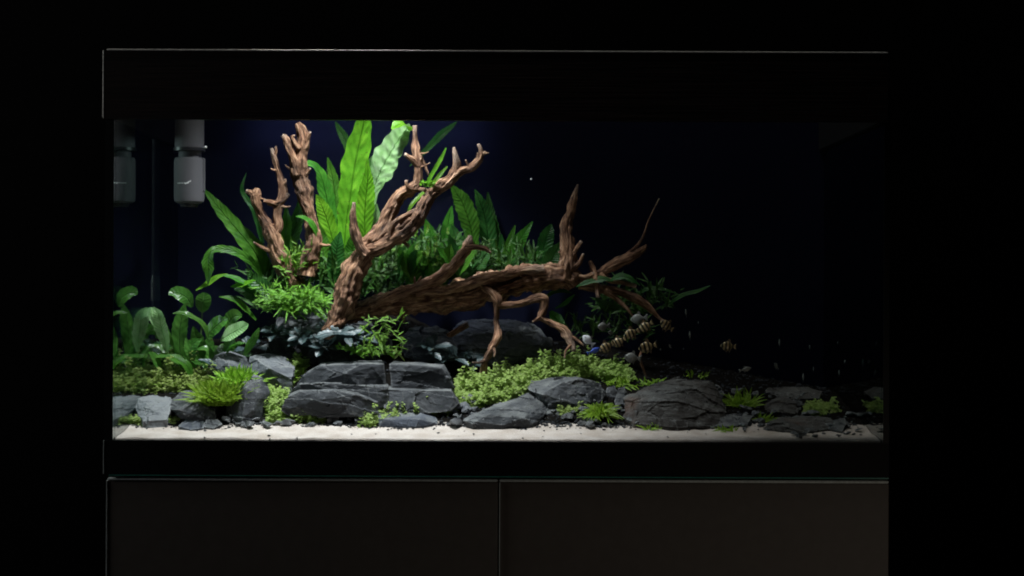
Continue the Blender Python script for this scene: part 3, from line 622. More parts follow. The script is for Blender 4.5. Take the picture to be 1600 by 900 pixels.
woodthing('spiky tangle of thin driftwood roots right of the log end', [
    ('trunk', [(892, 442, 0.305, 9), (912, 436, 0.305, 6), (937, 427, 0.300, 6), (955, 415, 0.295, 8.5), (982, 404, 0.295, 8.5), (1004, 390, 0.295, 5.5), (1010, 382, 0.295, 2)]),
    ('twig', [(975, 402, 0.295, 4), (996, 384, 0.295, 3), (1006, 366, 0.295, 2), (1013, 345, 0.295, 1.4), (1030, 310, 0.295, .9)]),
    ('root', [(938, 428, 0.295, 4), (950, 437, 0.290, 4.5), (968, 440, 0.285, 4), (994, 448, 0.285, 3)]),
    ('root', [(922, 408, 0.295, 3), (928, 425, 0.290, 4.5), (931, 440, 0.285, 5), (935, 465, 0.280, 3)]),
    ('root', [(900, 430, 0.285, 2.5), (915, 432, 0.285, 3), (928, 428, 0.288, 4)]),
    ('root', [(905, 445, 0.305, 7), (940, 452, 0.305, 7), (967, 457, 0.305, 7), (993, 467, 0.305, 7.5), (1012, 478, 0.305, 6), (1030, 497, 0.300, 3), (1044, 506, 0.290, 1.5)]),
    ('root', [(945, 455, 0.295, 5), (962, 466, 0.290, 4), (980, 483, 0.285, 2.5), (992, 498, 0.285, 1.2)]),
    ('twig', [(1004, 546, 0.231, 1.5), (1000, 560, 0.220, 2), (1010, 590, 0.230, 1.5)])])
woodthing('thin reddish root leaning against the broad rock under the log', [
    ('root', [(690, 545, .30, 3), (697, 529, .30, 3.5), (712, 518, .30, 4.5), (730, 506, .31, 5)])])

# ------------------------------------------------------------------ leaves
def leaf(bm, pts, face=(.1, -1, .3), wav=.10, fold=.18, shape='lance', nv=6, rip=0, seed=0, step=.0045):
    """pts: world tuples (x, y, z, half width) from base to tip"""
    L = sum((Vector(pts[i + 1][:3]) - Vector(pts[i][:3])).length for i in range(len(pts) - 1))
    n = max(2, int(L / max(1, len(pts) - 1) / step)); S = catmull(pts, n)
    uv = bm.loops.layers.uv.get('leaf') or bm.loops.layers.uv.new('leaf')
    fv = Vector(face).normalized(); rows = []; N = len(S) - 1
    for i, q in enumerate(S):
        c = Vector(q[:3]); t = (Vector(S[min(N, i + 1)][:3]) - Vector(S[max(0, i - 1)][:3])).normalized()
        ac = t.cross(fv)
        if ac.length < .15: ac = t.cross(Vector((1, 0, .2)))
        ac.normalize(); nr = ac.cross(t).normalized()
        if nr.dot(fv) < 0: nr = -nr
        h = max(q[3], .0002); u = i / N; row = []
        for k in range(nv + 1):
            v = k / nv * 2 - 1
            e = 1 + .07 * math.sin(u * 60 + seed) * abs(v)
            dz = fold * h * (abs(v) ** 1.3) + wav * h * math.sin(u * 19 + v * 1.5 + seed * 3) * abs(v) + rip * h * .55 * math.sin(u * 88 - abs(v) * 2 + 1.5 * noise.noise(Vector((u * 6, v, seed)))) * (1 - abs(v) * .4)
            row.append((bm.verts.new(c + ac * v * h * e + nr * dz), u, (v + 1) / 2))
        rows.append(row)
    for A, B in zip(rows, rows[1:]):
        for k in range(nv):
            vs = (A[k], A[k + 1], B[k + 1], B[k]); f = bm.faces.new([x[0] for x in vs])
            for lp, x in zip(f.loops, vs): lp[uv].uv = (x[1], x[2])
def pleaf(parent, pts, mat, **k):
    """pts in photo pixels (px, py, Y, half width px)"""
    bm = bmesh.new(); P = [(*at(a, b, c), h * ppx(c)) for a, b, c, h in pts]
    leaf(bm, P, **k); return build('leaf', bm, M[mat], parent)
PG = 'broad-leaved plants among the driftwood'
def plant(label, px, py, Y, leaves, name='fern_plant', cat='plant', group=PG):
    e = empty(name, at(px, py, Y), label, cat, group)
    for i, (mt, pts, *k) in enumerate(leaves):
        kw = dict(seed=i * 1.3); kw.update(k[0] if k else {}); pleaf(e, pts, mt, **kw)
    return e
pf = plant('tall bright green sword-leaved fern rising between the upright driftwood branches', 530, 440, .33, [
    ('fern', [(534, 440, .33, 3), (537, 402, .33, 9), (541, 350, .33, 14), (548, 305, .325, 19), (556, 252, .32, 21), (566, 205, .31, 15), (572, 172, .30, 6), (573, 145, .295, 1)], dict(rip=.05, wav=.07)),
    ('fernmid', [(526, 430, .34, 3), (519, 380, .335, 9), (514, 330, .33, 12), (507, 295, .325, 12), (498, 268, .315, 9), (484, 256, .30, 6), (464, 261, .29, 1)], dict(face=(.2, -1, .8))),
    ('fern', [(528, 425, .315, 3), (522, 385, .31, 10), (511, 345, .305, 13), (502, 320, .30, 9), (494, 304, .295, 1)]),
    ('fernmid', [(530, 400, .345, 4), (526, 340, .345, 10), (523, 300, .345, 11), (518, 270, .345, 7), (512, 246, .34, 1)]),
    ('fern', [(566, 400, .31, 2), (570, 368, .305, 8), (570, 335, .30, 14), (573, 300, .295, 13), (575, 275, .29, 7), (574, 252, .285, 1)], dict(rip=.04)),
    ('fernpale', [(560, 420, .35, 2), (572, 360, .345, 5), (583, 300, .335, 12), (595, 268, .32, 23), (609, 242, .31, 25), (624, 218, .30, 20), (636, 202, .295, 9), (640, 194, .29, 2)], dict(rip=.10, wav=.12, face=(-.25, -1, .5))),
    ('fern', [(640, 204, .29, 3), (636, 196, .28, 10), (624, 194, .27, 13), (612, 202, .265, 3)], dict(face=(0, -.6, 1))),
    ('fernpale', [(572, 385, .33, 3), (580, 362, .325, 10), (586, 342, .32, 10), (588, 318, .315, 1)], dict(rip=.05)),
    ('ferndark', [(452, 420, .35, 3), (455, 385, .35, 9), (461, 355, .35, 11), (470, 322, .35, 7), (476, 288, .35, 1)]),
    ('fernmid', [(448, 400, .34, 3), (446, 370, .34, 8), (448, 348, .34, 8), (447, 322, .34, 1)]),
    ('ferndark', [(560, 300, .38, 2), (548, 240, .38, 7), (538, 216, .38, 7), (530, 202, .38, 5), (524, 190, .375, 1)]),
    ('fernmid', [(500, 378, .28, 2), (490, 354, .27, 5), (477, 341, .265, 4.5), (462, 338, .26, 1)], dict(face=(.1, -1, 1))),
    ('fern', [(562, 378, .25, 2), (556, 360, .24, 6), (547, 353, .235, 4), (540, 350, .23, 1)], dict(face=(.1, -1, 1))),
    ('ferndark', [(640, 260, .39, 1), (672, 228, .385, 5), (690, 210, .38, 6), (704, 199, .38, 4), (714, 190, .38, 1)]),
    ('fernmid', [(508, 430, .30, 4), (505, 395, .30, 11), (500, 368, .30, 10), (496, 345, .295, 1)]),
    ('fernmid', [(545, 440, .30, 4), (548, 405, .30, 12), (552, 380, .295, 10), (558, 360, .29, 1)]),
    ('ferndark', [(520, 450, .29, 5), (524, 415, .285, 13), (527, 385, .28, 11), (532, 362, .28, 1)]),
    ('fernmid', [(475, 440, .32, 4), (468, 405, .32, 8), (460, 385, .32, 7), (455, 368, .32, 1)]),
])
plant('fern with one long diagonal leaf and a drooping one, left of the driftwood', 425, 450, .32, [
    ('fernmid', [(425, 460, .32, 4), (414, 430, .32, 12), (397, 393, .315, 17), (371, 360, .305, 14), (345, 329, .295, 10), (330, 310, .29, 6), (317, 294, .285, 1)], dict(rip=.07, face=(.3, -1, .6))),
    ('fernmid', [(412, 440, .31, 2), (395, 411, .30, 6), (369, 394, .285, 7), (345, 389, .275, 6), (330, 393, .265, 6), (325, 408, .26, 9), (326, 422, .26, 8), (325, 444, .26, 1)], dict(rip=.06, face=(-.1, -1, .4), wav=.15)),
    ('ferndark', [(410, 380, .36, 3), (398, 330, .36, 5), (386, 312, .36, 4), (378, 295, .36, 3), (385, 270, .355, .6)]),
    ('fern', [(356, 428, .28, 1), (340, 433, .275, 5), (325, 443, .27, 6), (306, 454, .265, 1)], dict(face=(0, -.8, 1))),
    ('fernmid', [(402, 452, .29, 2), (380, 441, .28, 6), (362, 433, .275, 5), (346, 430, .27, 1)], dict(face=(0, -.8, 1))),
    ('fern', [(360, 448, .28, 1), (374, 446, .28, 6), (390, 441, .275, 5), (400, 438, .27, 1)], dict(face=(0, -.8, 1))),
    ('fernmid', [(400, 500, .30, 2), (385, 484, .29, 6), (365, 468, .28, 7), (342, 464, .27, 1)], dict(face=(0, -.8, 1))),
    ('ferndark', [(430, 470, .33, 4), (420, 440, .33, 12), (412, 412, .33, 11), (408, 390, .33, 1)]),
    ('ferndark', [(430, 475, .31, 4), (402, 465, .30, 11), (385, 455, .295, 10), (366, 452, .29, 1)]),
    ('ferndark', [(440, 470, .30, 4), (424, 458, .295, 12), (400, 440, .29, 10), (384, 420, .285, 1)])])
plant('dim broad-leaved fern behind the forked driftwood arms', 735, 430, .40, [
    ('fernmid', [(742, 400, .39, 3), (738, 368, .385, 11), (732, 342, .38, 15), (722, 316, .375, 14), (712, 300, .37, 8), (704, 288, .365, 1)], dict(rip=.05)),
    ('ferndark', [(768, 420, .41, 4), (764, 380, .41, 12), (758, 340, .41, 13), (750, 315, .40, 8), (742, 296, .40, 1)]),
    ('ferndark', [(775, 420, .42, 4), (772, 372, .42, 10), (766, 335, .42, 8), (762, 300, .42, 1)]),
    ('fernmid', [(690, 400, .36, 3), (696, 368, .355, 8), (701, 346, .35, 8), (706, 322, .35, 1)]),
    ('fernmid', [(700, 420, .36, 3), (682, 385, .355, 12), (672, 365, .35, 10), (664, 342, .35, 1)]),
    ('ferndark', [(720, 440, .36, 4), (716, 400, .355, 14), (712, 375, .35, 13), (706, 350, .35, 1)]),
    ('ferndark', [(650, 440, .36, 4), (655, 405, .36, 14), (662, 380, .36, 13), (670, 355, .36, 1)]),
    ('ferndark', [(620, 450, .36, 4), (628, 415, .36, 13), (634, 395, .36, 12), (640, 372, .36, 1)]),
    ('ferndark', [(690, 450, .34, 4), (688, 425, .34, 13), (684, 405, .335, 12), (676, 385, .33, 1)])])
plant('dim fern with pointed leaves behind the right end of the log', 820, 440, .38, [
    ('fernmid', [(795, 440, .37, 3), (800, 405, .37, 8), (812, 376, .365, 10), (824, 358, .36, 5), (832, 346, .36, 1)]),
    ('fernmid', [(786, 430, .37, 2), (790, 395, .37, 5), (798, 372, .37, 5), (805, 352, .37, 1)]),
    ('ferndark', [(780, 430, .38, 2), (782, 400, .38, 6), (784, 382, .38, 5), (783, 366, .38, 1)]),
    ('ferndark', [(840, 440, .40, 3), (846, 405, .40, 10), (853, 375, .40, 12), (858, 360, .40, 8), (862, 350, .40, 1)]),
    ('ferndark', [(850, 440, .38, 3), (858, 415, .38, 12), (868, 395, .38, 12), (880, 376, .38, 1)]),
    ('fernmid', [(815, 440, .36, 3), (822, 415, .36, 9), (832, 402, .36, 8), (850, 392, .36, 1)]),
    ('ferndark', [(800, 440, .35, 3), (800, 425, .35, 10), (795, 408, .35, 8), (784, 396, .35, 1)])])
plant('few small leaves hanging below the right end of the log', 880, 480, .30, [
    ('fernmid', [(850, 470, .30, 1), (862, 458, .30, 4), (878, 455, .30, 4), (894, 458, .30, 1)], dict(face=(0, -.8, 1))),
    ('fernmid', [(868, 482, .30, 1), (882, 475, .30, 4), (890, 468, .30, 4), (898, 460, .30, 1)], dict(face=(0, -1, 1))),
    ('fernmid', [(860, 486, .29, 2), (865, 494, .29, 8), (874, 503, .29, 9), (882, 508, .29, 1)]),
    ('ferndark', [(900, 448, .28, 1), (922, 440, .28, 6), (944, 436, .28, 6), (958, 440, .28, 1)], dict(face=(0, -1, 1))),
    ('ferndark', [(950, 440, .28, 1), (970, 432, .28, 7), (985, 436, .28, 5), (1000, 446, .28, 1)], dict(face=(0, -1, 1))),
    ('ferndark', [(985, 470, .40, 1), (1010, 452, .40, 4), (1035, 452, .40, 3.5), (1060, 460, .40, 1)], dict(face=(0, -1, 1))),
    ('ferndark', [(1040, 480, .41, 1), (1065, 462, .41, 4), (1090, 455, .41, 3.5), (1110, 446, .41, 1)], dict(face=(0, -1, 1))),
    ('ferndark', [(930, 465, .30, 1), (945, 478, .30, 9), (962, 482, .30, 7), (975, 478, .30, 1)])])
# broad-leaved plants on the left
AG = 'broad oval-leaved plants in the left corner'
plant('broad-leaved plant with a round upright leaf, nearest the left glass', 275, 580, .27, [
    ('anubias', [(300, 480, .27, 2), (293, 467, .262, 10), (281, 459, .258, 13), (270, 458, .255, 8), (264, 461, .25, 1)], dict(face=(0, -1, .5))),
    ('anubias', [(284, 582, .27, 2), (281, 550, .265, 9), (280, 520, .26, 12), (284, 496, .258, 10), (289, 474, .258, 1)], dict(face=(.3, -1, .5))),
    ('fernpale', [(258, 528, .25, 1), (248, 506, .24, 9), (238, 492, .235, 12), (227, 490, .23, 8), (218, 500, .225, 1)], dict(face=(.1, -1, .9))),
    ('fernpale', [(262, 552, .25, 1), (258, 532, .24, 8), (252, 512, .235, 11), (248, 494, .23, 9), (240, 480, .23, 1)], dict(face=(-.3, -1, .7))),
    ('anubias', [(262, 590, .25, 2), (250, 575, .24, 7), (240, 558, .23, 8), (232, 550, .225, 1)], dict(face=(0, -.7, 1))),
    ('anubias', [(276, 580, .26, 2), (262, 560, .26, 10), (246, 545, .26, 9), (226, 538, .26, 1)], dict(face=(0, -.7, 1))),
    ('anubias', [(290, 580, .25, 2), (276, 565, .245, 8), (258, 556, .24, 8), (236, 560, .235, 1)], dict(face=(0, -.5, 1))),
    ('anubias', [(270, 540, .25, 2), (258, 525, .25, 10), (245, 515, .25, 11), (225, 520, .25, 1)]),
    ('fernmid', [(300, 590, .24, 2), (292, 572, .235, 8), (276, 560, .23, 8), (258, 554, .225, 1)], dict(face=(0, -.7, 1)))], 'broad_leaf_plant', 'plant', AG)
plant('broad-leaved plant with a round disc leaf on a thin stalk', 318, 580, .27, [
    ('anubias', [(316, 488, .27, 2), (316, 480, .265, 10), (318, 471, .26, 13.5), (319, 462, .26, 10), (319, 457, .26, 2)], dict(face=(0, -1, .3))),
    ('stem', [(312, 580, .275, 1.4), (314, 530, .272, 1.3), (316, 486, .27, 1.2)], dict(nv=2)),
    ('anubias', [(326, 530, .26, 1), (318, 508, .25, 5), (298, 494, .24, 6), (284, 489, .235, 5), (270, 490, .23, 1)], dict(face=(0, -.7, 1))),
    ('anubias', [(318, 560, .27, 2), (314, 540, .265, 8), (306, 525, .26, 9), (302, 510, .255, 1)]),
    ('anubias', [(320, 572, .25, 2), (306, 560, .245, 8), (296, 545, .24, 8), (290, 528, .24, 1)]),
    ('anubias', [(306, 575, .25, 2), (296, 556, .24, 9), (302, 538, .24, 9), (316, 530, .24, 1)]),
    ('anubias', [(320, 580, .28, 2), (322, 555, .28, 9), (326, 540, .28, 9), (328, 520, .28, 1)])], 'broad_leaf_plant', 'plant', AG)
plant('broad-leaved plant with two wide overlapping leaves beside the fern', 350, 570, .27, [
    ('anubias', [(322, 530, .26, 2), (330, 518, .255, 12), (340, 508, .25, 15), (350, 500, .245, 10), (352, 495, .245, 2)], dict(face=(-.3, -1, .6))),
    ('fernpale', [(345, 532, .25, 2), (355, 525, .245, 12), (368, 518, .24, 15), (382, 510, .235, 10), (388, 506, .235, 1)], dict(face=(-.1, -1, .8), wav=.05)),
    ('anubias', [(355, 515, .27, 2), (360, 502, .27, 12), (368, 494, .265, 13), (378, 494, .26, 2)]),
    ('anubias', [(345, 580, .26, 2), (330, 560, .255, 7), (322, 545, .25, 7), (302, 548, .245, 1)], dict(face=(0, -.6, 1))),
    ('fernmid', [(350, 560, .26, 1), (360, 545, .255, 6), (372, 538, .25, 6), (385, 536, .25, 1)], dict(face=(0, -.6, 1))),
    ('buce', [(352, 580, .25, 1), (340, 574, .24, 5), (325, 565, .235, 6), (310, 562, .23, 1)], dict(face=(0, -.6, 1))),
    ('anubias', [(380, 560, .28, 2), (390, 540, .28, 6), (398, 528, .28, 6), (405, 512, .28, 1)])], 'broad_leaf_plant', 'plant', AG)
rr = random.Random(5)
def scatter_plant(label, px, py, Y, n, ln, hw, mats, name, group, spread=1.0, upmin=-.1, nvv=6, kw=None, flat=1.0, stems=False):
    e = empty(name, at(px, py, Y), label, 'plant', group)
    b = at(px, py, Y); k = ppx(Y)
    for i in range(n):
        a = rr.uniform(-math.pi, math.pi); el = rr.uniform(upmin, 1.25)
        d = Vector((math.cos(a) * math.cos(el) * spread, math.sin(a) * math.cos(el) * spread * .7, math.sin(el)))
        L = ln * rr.uniform(.7, 1.15) * k; h = hw * rr.uniform(.8, 1.15) * k
        s = b + Vector((rr.uniform(-.3, .3) * L, rr.uniform(-.2, .2) * L, rr.uniform(-.1, .15) * L))
        pts = []
        for j, (t, w_) in enumerate(((0, .12), (.22, .35), (.5, 1), (.78, .85), (1, .06))):
            p = s + d * L * t + Vector((0, 0, -.35 * flat * L * t * t))
            pts.append((*p, h * w_))
        bm = bmesh.new(); leaf(bm, pts, face=(0, -.8, .9), seed=i, nv=nvv, **(kw or {})); build('leaf', bm, M[rr.choice(mats)], e)
    return e
for px, py, Y, n, lab in ((215, 575, .30, 9, 'low broad-leaved plant right against the left glass'), (255, 560, .33, 9, 'shadowed broad-leaved plant at the back of the left corner'), (345, 570, .31, 9, 'shadowed broad-leaved plant behind the two overlapping leaves')):
    scatter_plant(lab, px, py, Y, n + 4, 56, 12.5, ['anubias', 'ferndark', 'anubias'], 'broad_leaf_plant', AG, upmin=.0, flat=.6)
BG = 'dark teal rosette plants'
for px, py, Y, n, lab in (
    (536, 524, .195, 16, 'dark teal rosette plant growing in front of the driftwood foot'),
    (432, 525, .255, 18, 'dark teal rosette plant furthest left, above the wide grey slab'),
    (470, 532, .245, 22, 'dark teal rosette plant left of the leaning trunk base'),
    (505, 545, .235, 20, 'dark rosette plant just behind the layered rock, left half'),
    (520, 515, .245, 20, 'dark teal rosette plant at the foot of the leaning trunk'),
    (556, 530, .235, 20, 'grey-green rosette plant just right of the trunk foot'),
    (676, 548, .25, 15, 'dark rosette plant with stripy narrow leaves above the right half of the layered rock'),
    (705, 560, .255, 12, 'small dark rosette plant between the layered rock and the hanging root'),
    (395, 545, .29, 10, 'dark rosette plant behind the low boulder'),
    (735, 565, .27, 10, 'dark rosette plant in shadow left of the hanging root')):
    scatter_plant(lab, px, py, Y, n, 34, 5.6, ['buce'], 'rosette_plant', BG, nvv=4)

for px, py, Y, n, lab in ((612, 452, .30, 9, 'fern with broad drooping leaves right of the leaning trunk'), (668, 448, .30, 11, 'fern with broad leaves in the middle of the bank above the log'), (722, 446, .31, 10, 'fern with broad leaves at the right of the bank, below the tall dim fern')):
    scatter_plant(lab, px, py, Y, n, 82, 11, ['fernmid', 'ferndark', 'fernmid'], 'fern_plant', PG, upmin=.5, flat=.35)
# feathery moss: many narrow blades, one mesh per clump
def blades(bm, b, k, n, R_, ln, hw, seed, droop=.3, up=(.0, 1.3), flat=.55, segs=3, br=0):
    r = random.Random(seed)
    for i in range(n):
        a = r.uniform(0, 6.283); q = math.sqrt(r.random())
        s = b + Vector((math.cos(a) * R_[0] * q, math.sin(a) * R_[1] * q, r.uniform(-.5, .5) * R_[2])) * k
        a2 = r.uniform(0, 6.283); el = r.uniform(*up)
        d = Vector((math.cos(a2) * math.cos(el), math.sin(a2) * math.cos(el) * .8, math.sin(el)))
        L = ln * r.uniform(.5, 1.2) * k; h = hw * r.uniform(.7, 1.2) * k
        P = [(*(s + d * L * t + Vector((0, 0, -droop * L * t * t))), h * w_) for t, w_ in ((0, .4), (.45, 1), (1, .08))]
        leaf(bm, P, face=(r.uniform(-.5, .5), -.9, .8), nv=2, step=L / 3, seed=i, wav=0, fold=.15)
        for j in range(br):
            t = r.uniform(.25, .8); p = s + d * L * t; dd = (d + noise.random_unit_vector() * .9).normalized(); L2 = L * .42
            P = [(*(p + dd * L2 * u), h * .7 * w_) for u, w_ in ((0, .5), (.5, 1), (1, .05))]
            leaf(bm, P, face=(0, -.9, .8), nv=2, step=L2 / 2, wav=0, fold=.1)
def clump(label, px, py, Y, n, R_, ln, hw, mat, seed, name='moss_clump', group='feathery moss clumps on the driftwood', cat='plant', **k):
    bm = bmesh.new(); b = at(px, py, Y); blades(bm, b, ppx(Y), n, R_, ln, hw, seed, **k)
    bm.transform(Matrix.Translation(-b)); o = build(name, bm, M[mat]); o.location = b; meta(o, label, cat, group); return o
clump('bright feathery moss clump left of the leaning trunk base', 462, 472, .25, 170, (54, 22, 24), 34, 1.9, 'moss', 1, br=3, up=(-.5, .9))
clump('feathery moss clump between the two upright driftwood branches', 464, 416, .28, 70, (24, 16, 40), 30, 1.8, 'moss', 2, br=1, up=(.3, 1.5))
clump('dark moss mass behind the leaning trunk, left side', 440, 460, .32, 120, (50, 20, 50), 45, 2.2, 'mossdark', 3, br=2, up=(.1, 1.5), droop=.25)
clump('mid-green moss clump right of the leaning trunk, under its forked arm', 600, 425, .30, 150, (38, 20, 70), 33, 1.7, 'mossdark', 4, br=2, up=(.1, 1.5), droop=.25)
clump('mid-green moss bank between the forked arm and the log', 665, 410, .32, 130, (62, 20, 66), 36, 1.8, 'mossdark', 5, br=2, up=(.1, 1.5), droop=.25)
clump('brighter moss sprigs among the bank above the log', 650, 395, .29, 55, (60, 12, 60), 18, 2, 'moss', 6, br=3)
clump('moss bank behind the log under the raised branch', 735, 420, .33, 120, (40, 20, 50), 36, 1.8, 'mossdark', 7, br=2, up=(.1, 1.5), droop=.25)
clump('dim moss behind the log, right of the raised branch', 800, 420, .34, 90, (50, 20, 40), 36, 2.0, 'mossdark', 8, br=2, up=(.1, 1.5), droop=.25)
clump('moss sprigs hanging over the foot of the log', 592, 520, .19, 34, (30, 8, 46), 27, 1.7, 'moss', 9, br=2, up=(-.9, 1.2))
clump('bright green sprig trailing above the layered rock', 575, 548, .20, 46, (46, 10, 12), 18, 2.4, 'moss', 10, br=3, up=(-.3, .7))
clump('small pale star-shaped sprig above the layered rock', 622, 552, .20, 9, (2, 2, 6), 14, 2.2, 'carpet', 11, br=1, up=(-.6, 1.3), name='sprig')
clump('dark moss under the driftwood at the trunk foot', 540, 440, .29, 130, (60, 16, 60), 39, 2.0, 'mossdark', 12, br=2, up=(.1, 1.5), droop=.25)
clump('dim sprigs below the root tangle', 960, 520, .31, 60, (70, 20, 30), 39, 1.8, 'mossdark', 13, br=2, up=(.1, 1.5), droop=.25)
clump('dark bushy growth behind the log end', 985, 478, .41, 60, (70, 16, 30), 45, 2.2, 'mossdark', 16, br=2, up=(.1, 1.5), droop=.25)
clump('two thin bright shoots on the forked arm with a leafy tuft', 665, 288, .195, 14, (12, 6, 8), 14, 2.4, 'fern', 14, br=1, name='sprig')
sh = plant('pair of thin bright upright shoots on the forked driftwood arm', 668, 292, .195, [
    ('fern', [(665, 292, .195, 2), (675, 272, .193, 3), (688, 250, .19, 3), (697, 231, .19, 1)], dict(nv=2)),
    ('fern', [(672, 292, .195, 2), (682, 280, .193, 3), (690, 270, .19, 3), (699, 260, .19, 1)], dict(nv=2)),
    ('fern', [(662, 300, .205, 2), (650, 312, .20, 3), (642, 322, .20, 3), (636, 336, .20, 1)], dict(nv=2))], 'shoot', 'plant', 'feathery moss clumps on the driftwood')

# carpets: tiny leaf pairs on stems, following the ground
def carpet(label, poly, n, hpx, lf, mat, seed, group='bright green carpet plants'):
    r = random.Random(seed); bm = bmesh.new()
    uv = bm.loops.layers.uv.new('leaf')
    xs = [p[0] for p in poly]; ys = [p[1] for p in poly]
    def inside(x, y):
        c = False; j = len(poly) - 1
        for i in range(len(poly)):
            if (poly[i][1] > y) != (poly[j][1] > y) and x < (poly[j][0] - poly[i][0]) * (y - poly[i][1]) / (poly[j][1] - poly[i][1]) + poly[i][0]: c = not c
            j = i
        return c
    m = 0
    n = int(n * .8)
    while m < n:
        px, py = r.uniform(min(xs), max(xs)), r.uniform(min(ys), max(ys))
        if not inside(px, py): continue
        m += 1; Y = gY(px, py); k = ppx(Y); p = at(px, py, Y); g = max(ground(p.x, Y), p.z) + .001
        dens = .62 + .45 * noise.noise(Vector((p.x * 45, Y * 45, seed)))
        H = hpx * 1.15 * (2.0 if r.random() < .08 else 1) * k * (.35 + .95 * dens) * r.uniform(.35, 1.5)
        lean = Vector((r.uniform(-.3, .3), r.uniform(-.4, .15), 1)).normalized(); b = Vector((p.x, Y, g))
        nl = 3 + int(H / (2.2 * k * 1.4))
        for i in range(nl):
            t = (i + 1) / nl; c = b + lean * H * t; a = i * 1.57 + r.uniform(-.4, .4)
            for s in (0, math.pi):
                nn = Vector((r.uniform(-.5, .5), r.uniform(-.75, .05), .8)).normalized(); d = nn.cross(Vector((math.cos(a + s), math.sin(a + s), .3))).normalized(); sd = nn.cross(d)
                L = lf * 1.2 * k * r.uniform(.6, 1.4); w_ = L * .40
                vs = [c, c + d * L * .55 + sd * w_, c + d * L, c + d * L * .55 - sd * w_]
                V = [bm.verts.new(v) for v in vs]; f = bm.faces.new(V)
                for lp, q in zip(f.loops, ((0, .5), (.5, 1), (1, .5), (.5, 0))): lp[uv].uv = q
    o = build('carpet_plant', bm, M[mat], None, smooth=False); meta(o, label, 'ground cover', group, 'stuff'); return o
carpet('bright carpet of tiny leaves behind the left corner rocks', [(182, 600), (182, 622), (300, 618), (330, 605), (300, 592), (240, 590)], 520, 15, 4.6, 'carpet', 1)
carpet('small low carpet patches in front of the left corner rocks', [(200, 662), (205, 656), (290, 654), (290, 662), (240, 667)], 150, 5, 4, 'carpet', 2)
carpet('pale green carpet left of the layered rock', [(405, 640), (418, 600), (440, 582), (482, 576), (470, 590), (450, 620), (446, 648), (505, 650), (508, 662), (420, 664)], 1150, 11, 4.8, 'carpet', 3)
carpet('thin carpet strip under the right half of the layered rock', [(556, 668), (566, 654), (600, 650), (640, 646), (700, 643), (716, 650), (700, 655), (640, 660), (590, 668)], 380, 10, 4.4, 'carpet', 4)
carpet('wide bright carpet at the centre between the layered rock and the long dark slab', [(712, 634), (714, 606), (760, 596), (810, 588), (870, 578), (940, 582), (940, 596), (850, 604), (830, 618), (800, 632), (740, 644)], 3300, 11, 4.5, 'carpet', 5)
carpet('carpet strip behind the long dark slab', [(830, 588), (850, 578), (960, 580), (990, 592), (985, 604), (940, 600), (830, 598)], 950, 12, 4.6, 'carpet', 6)
carpet('thin patch of carpet on the shaded ground beside the grass tuft', [(870, 648), (885, 638), (915, 638), (920, 650), (880, 655)], 130, 7, 4.4, 'carpet', 7)
carpet('narrow sprigs of carpet behind the first grass mound', [(390, 600), (402, 586), (424, 582), (424, 606), (400, 612)], 90, 9, 4.6, 'carpet', 8)
carpet('dim carpet patch among the right end rocks', [(1255, 652), (1262, 640), (1300, 638), (1310, 650), (1280, 658)], 160, 8, 5, 'carpet', 9)
GG = 'grass-like tufts'
def tuft(label, px, py, n, rx, ln, hw, mat, seed, Y=None, **k):
    Y = Y if Y is not None else gY(px, py)
    return clump(label, px, py, Y, n, (rx, rx * .8, 3), ln, hw, mat, seed, 'grass_tuft', GG, **k)
tuft('bright yellow-green grass mound beside the pointed rock', 342, 632, 800, 28, 58, 1.9, 'grass', 21, Y=.12, up=(.5, 1.5), droop=.35)
tuft('second half of the bright grass mound, behind the pointed rock', 372, 606, 380, 20, 50, 1.9, 'grass', 22, Y=.15, up=(.5, 1.5), droop=.35)
tuft('small bright grass tuft right of the long dark slab', 937, 650, 150, 15, 42, 1.8, 'grass', 23, Y=.115, up=(.2, 1.5), droop=.5)
tuft('tiny grass tuft at the foot of the rust-stained boulder', 1018, 672, 34, 10, 18, 1.5, 'grass', 24, up=(.3, 1.5), droop=.3)
tuft('low grass tuft on the sand right of the rust-stained boulder', 1134, 674, 44, 16, 14, 1.5, 'grass', 25, up=(.3, 1.5), droop=.3)
tuft('dim tall grass tuft behind the right side of the rust-stained boulder', 1160, 640, 110, 20, 48, 1.8, 'grass', 26, up=(.5, 1.5), droop=.35)
tuft('dim small grass tuft between the right end stones', 1194, 660, 40, 12, 24, 1.7, 'grass', 27, up=(.4, 1.5))
tuft('grass tuft behind the small dark stones, left of the rust-stained boulder', 962, 604, 100, 26, 30, 1.8, 'grass', 28, up=(.2, 1.4), droop=.45)
tuft('grass tuft above the left shoulder of the rust-stained boulder', 1020, 604, 80, 24, 28, 1.8, 'grass', 29, up=(.2, 1.4), droop=.45)
tuft('thin spiky sprigs behind the rust-stained boulder', 1085, 592, 26, 20, 22, 1.6, 'grass', 30, up=(.5, 1.4))
tuft('grassy sprigs behind the left corner carpet', 262, 606, 50, 30, 24, 1.7, 'grass', 31, up=(.5, 1.4))
tuft('thin grass blades at the left end of the layered rock', 452, 590, 50, 26, 22, 1.6, 'grass', 32, up=(.4, 1.4))

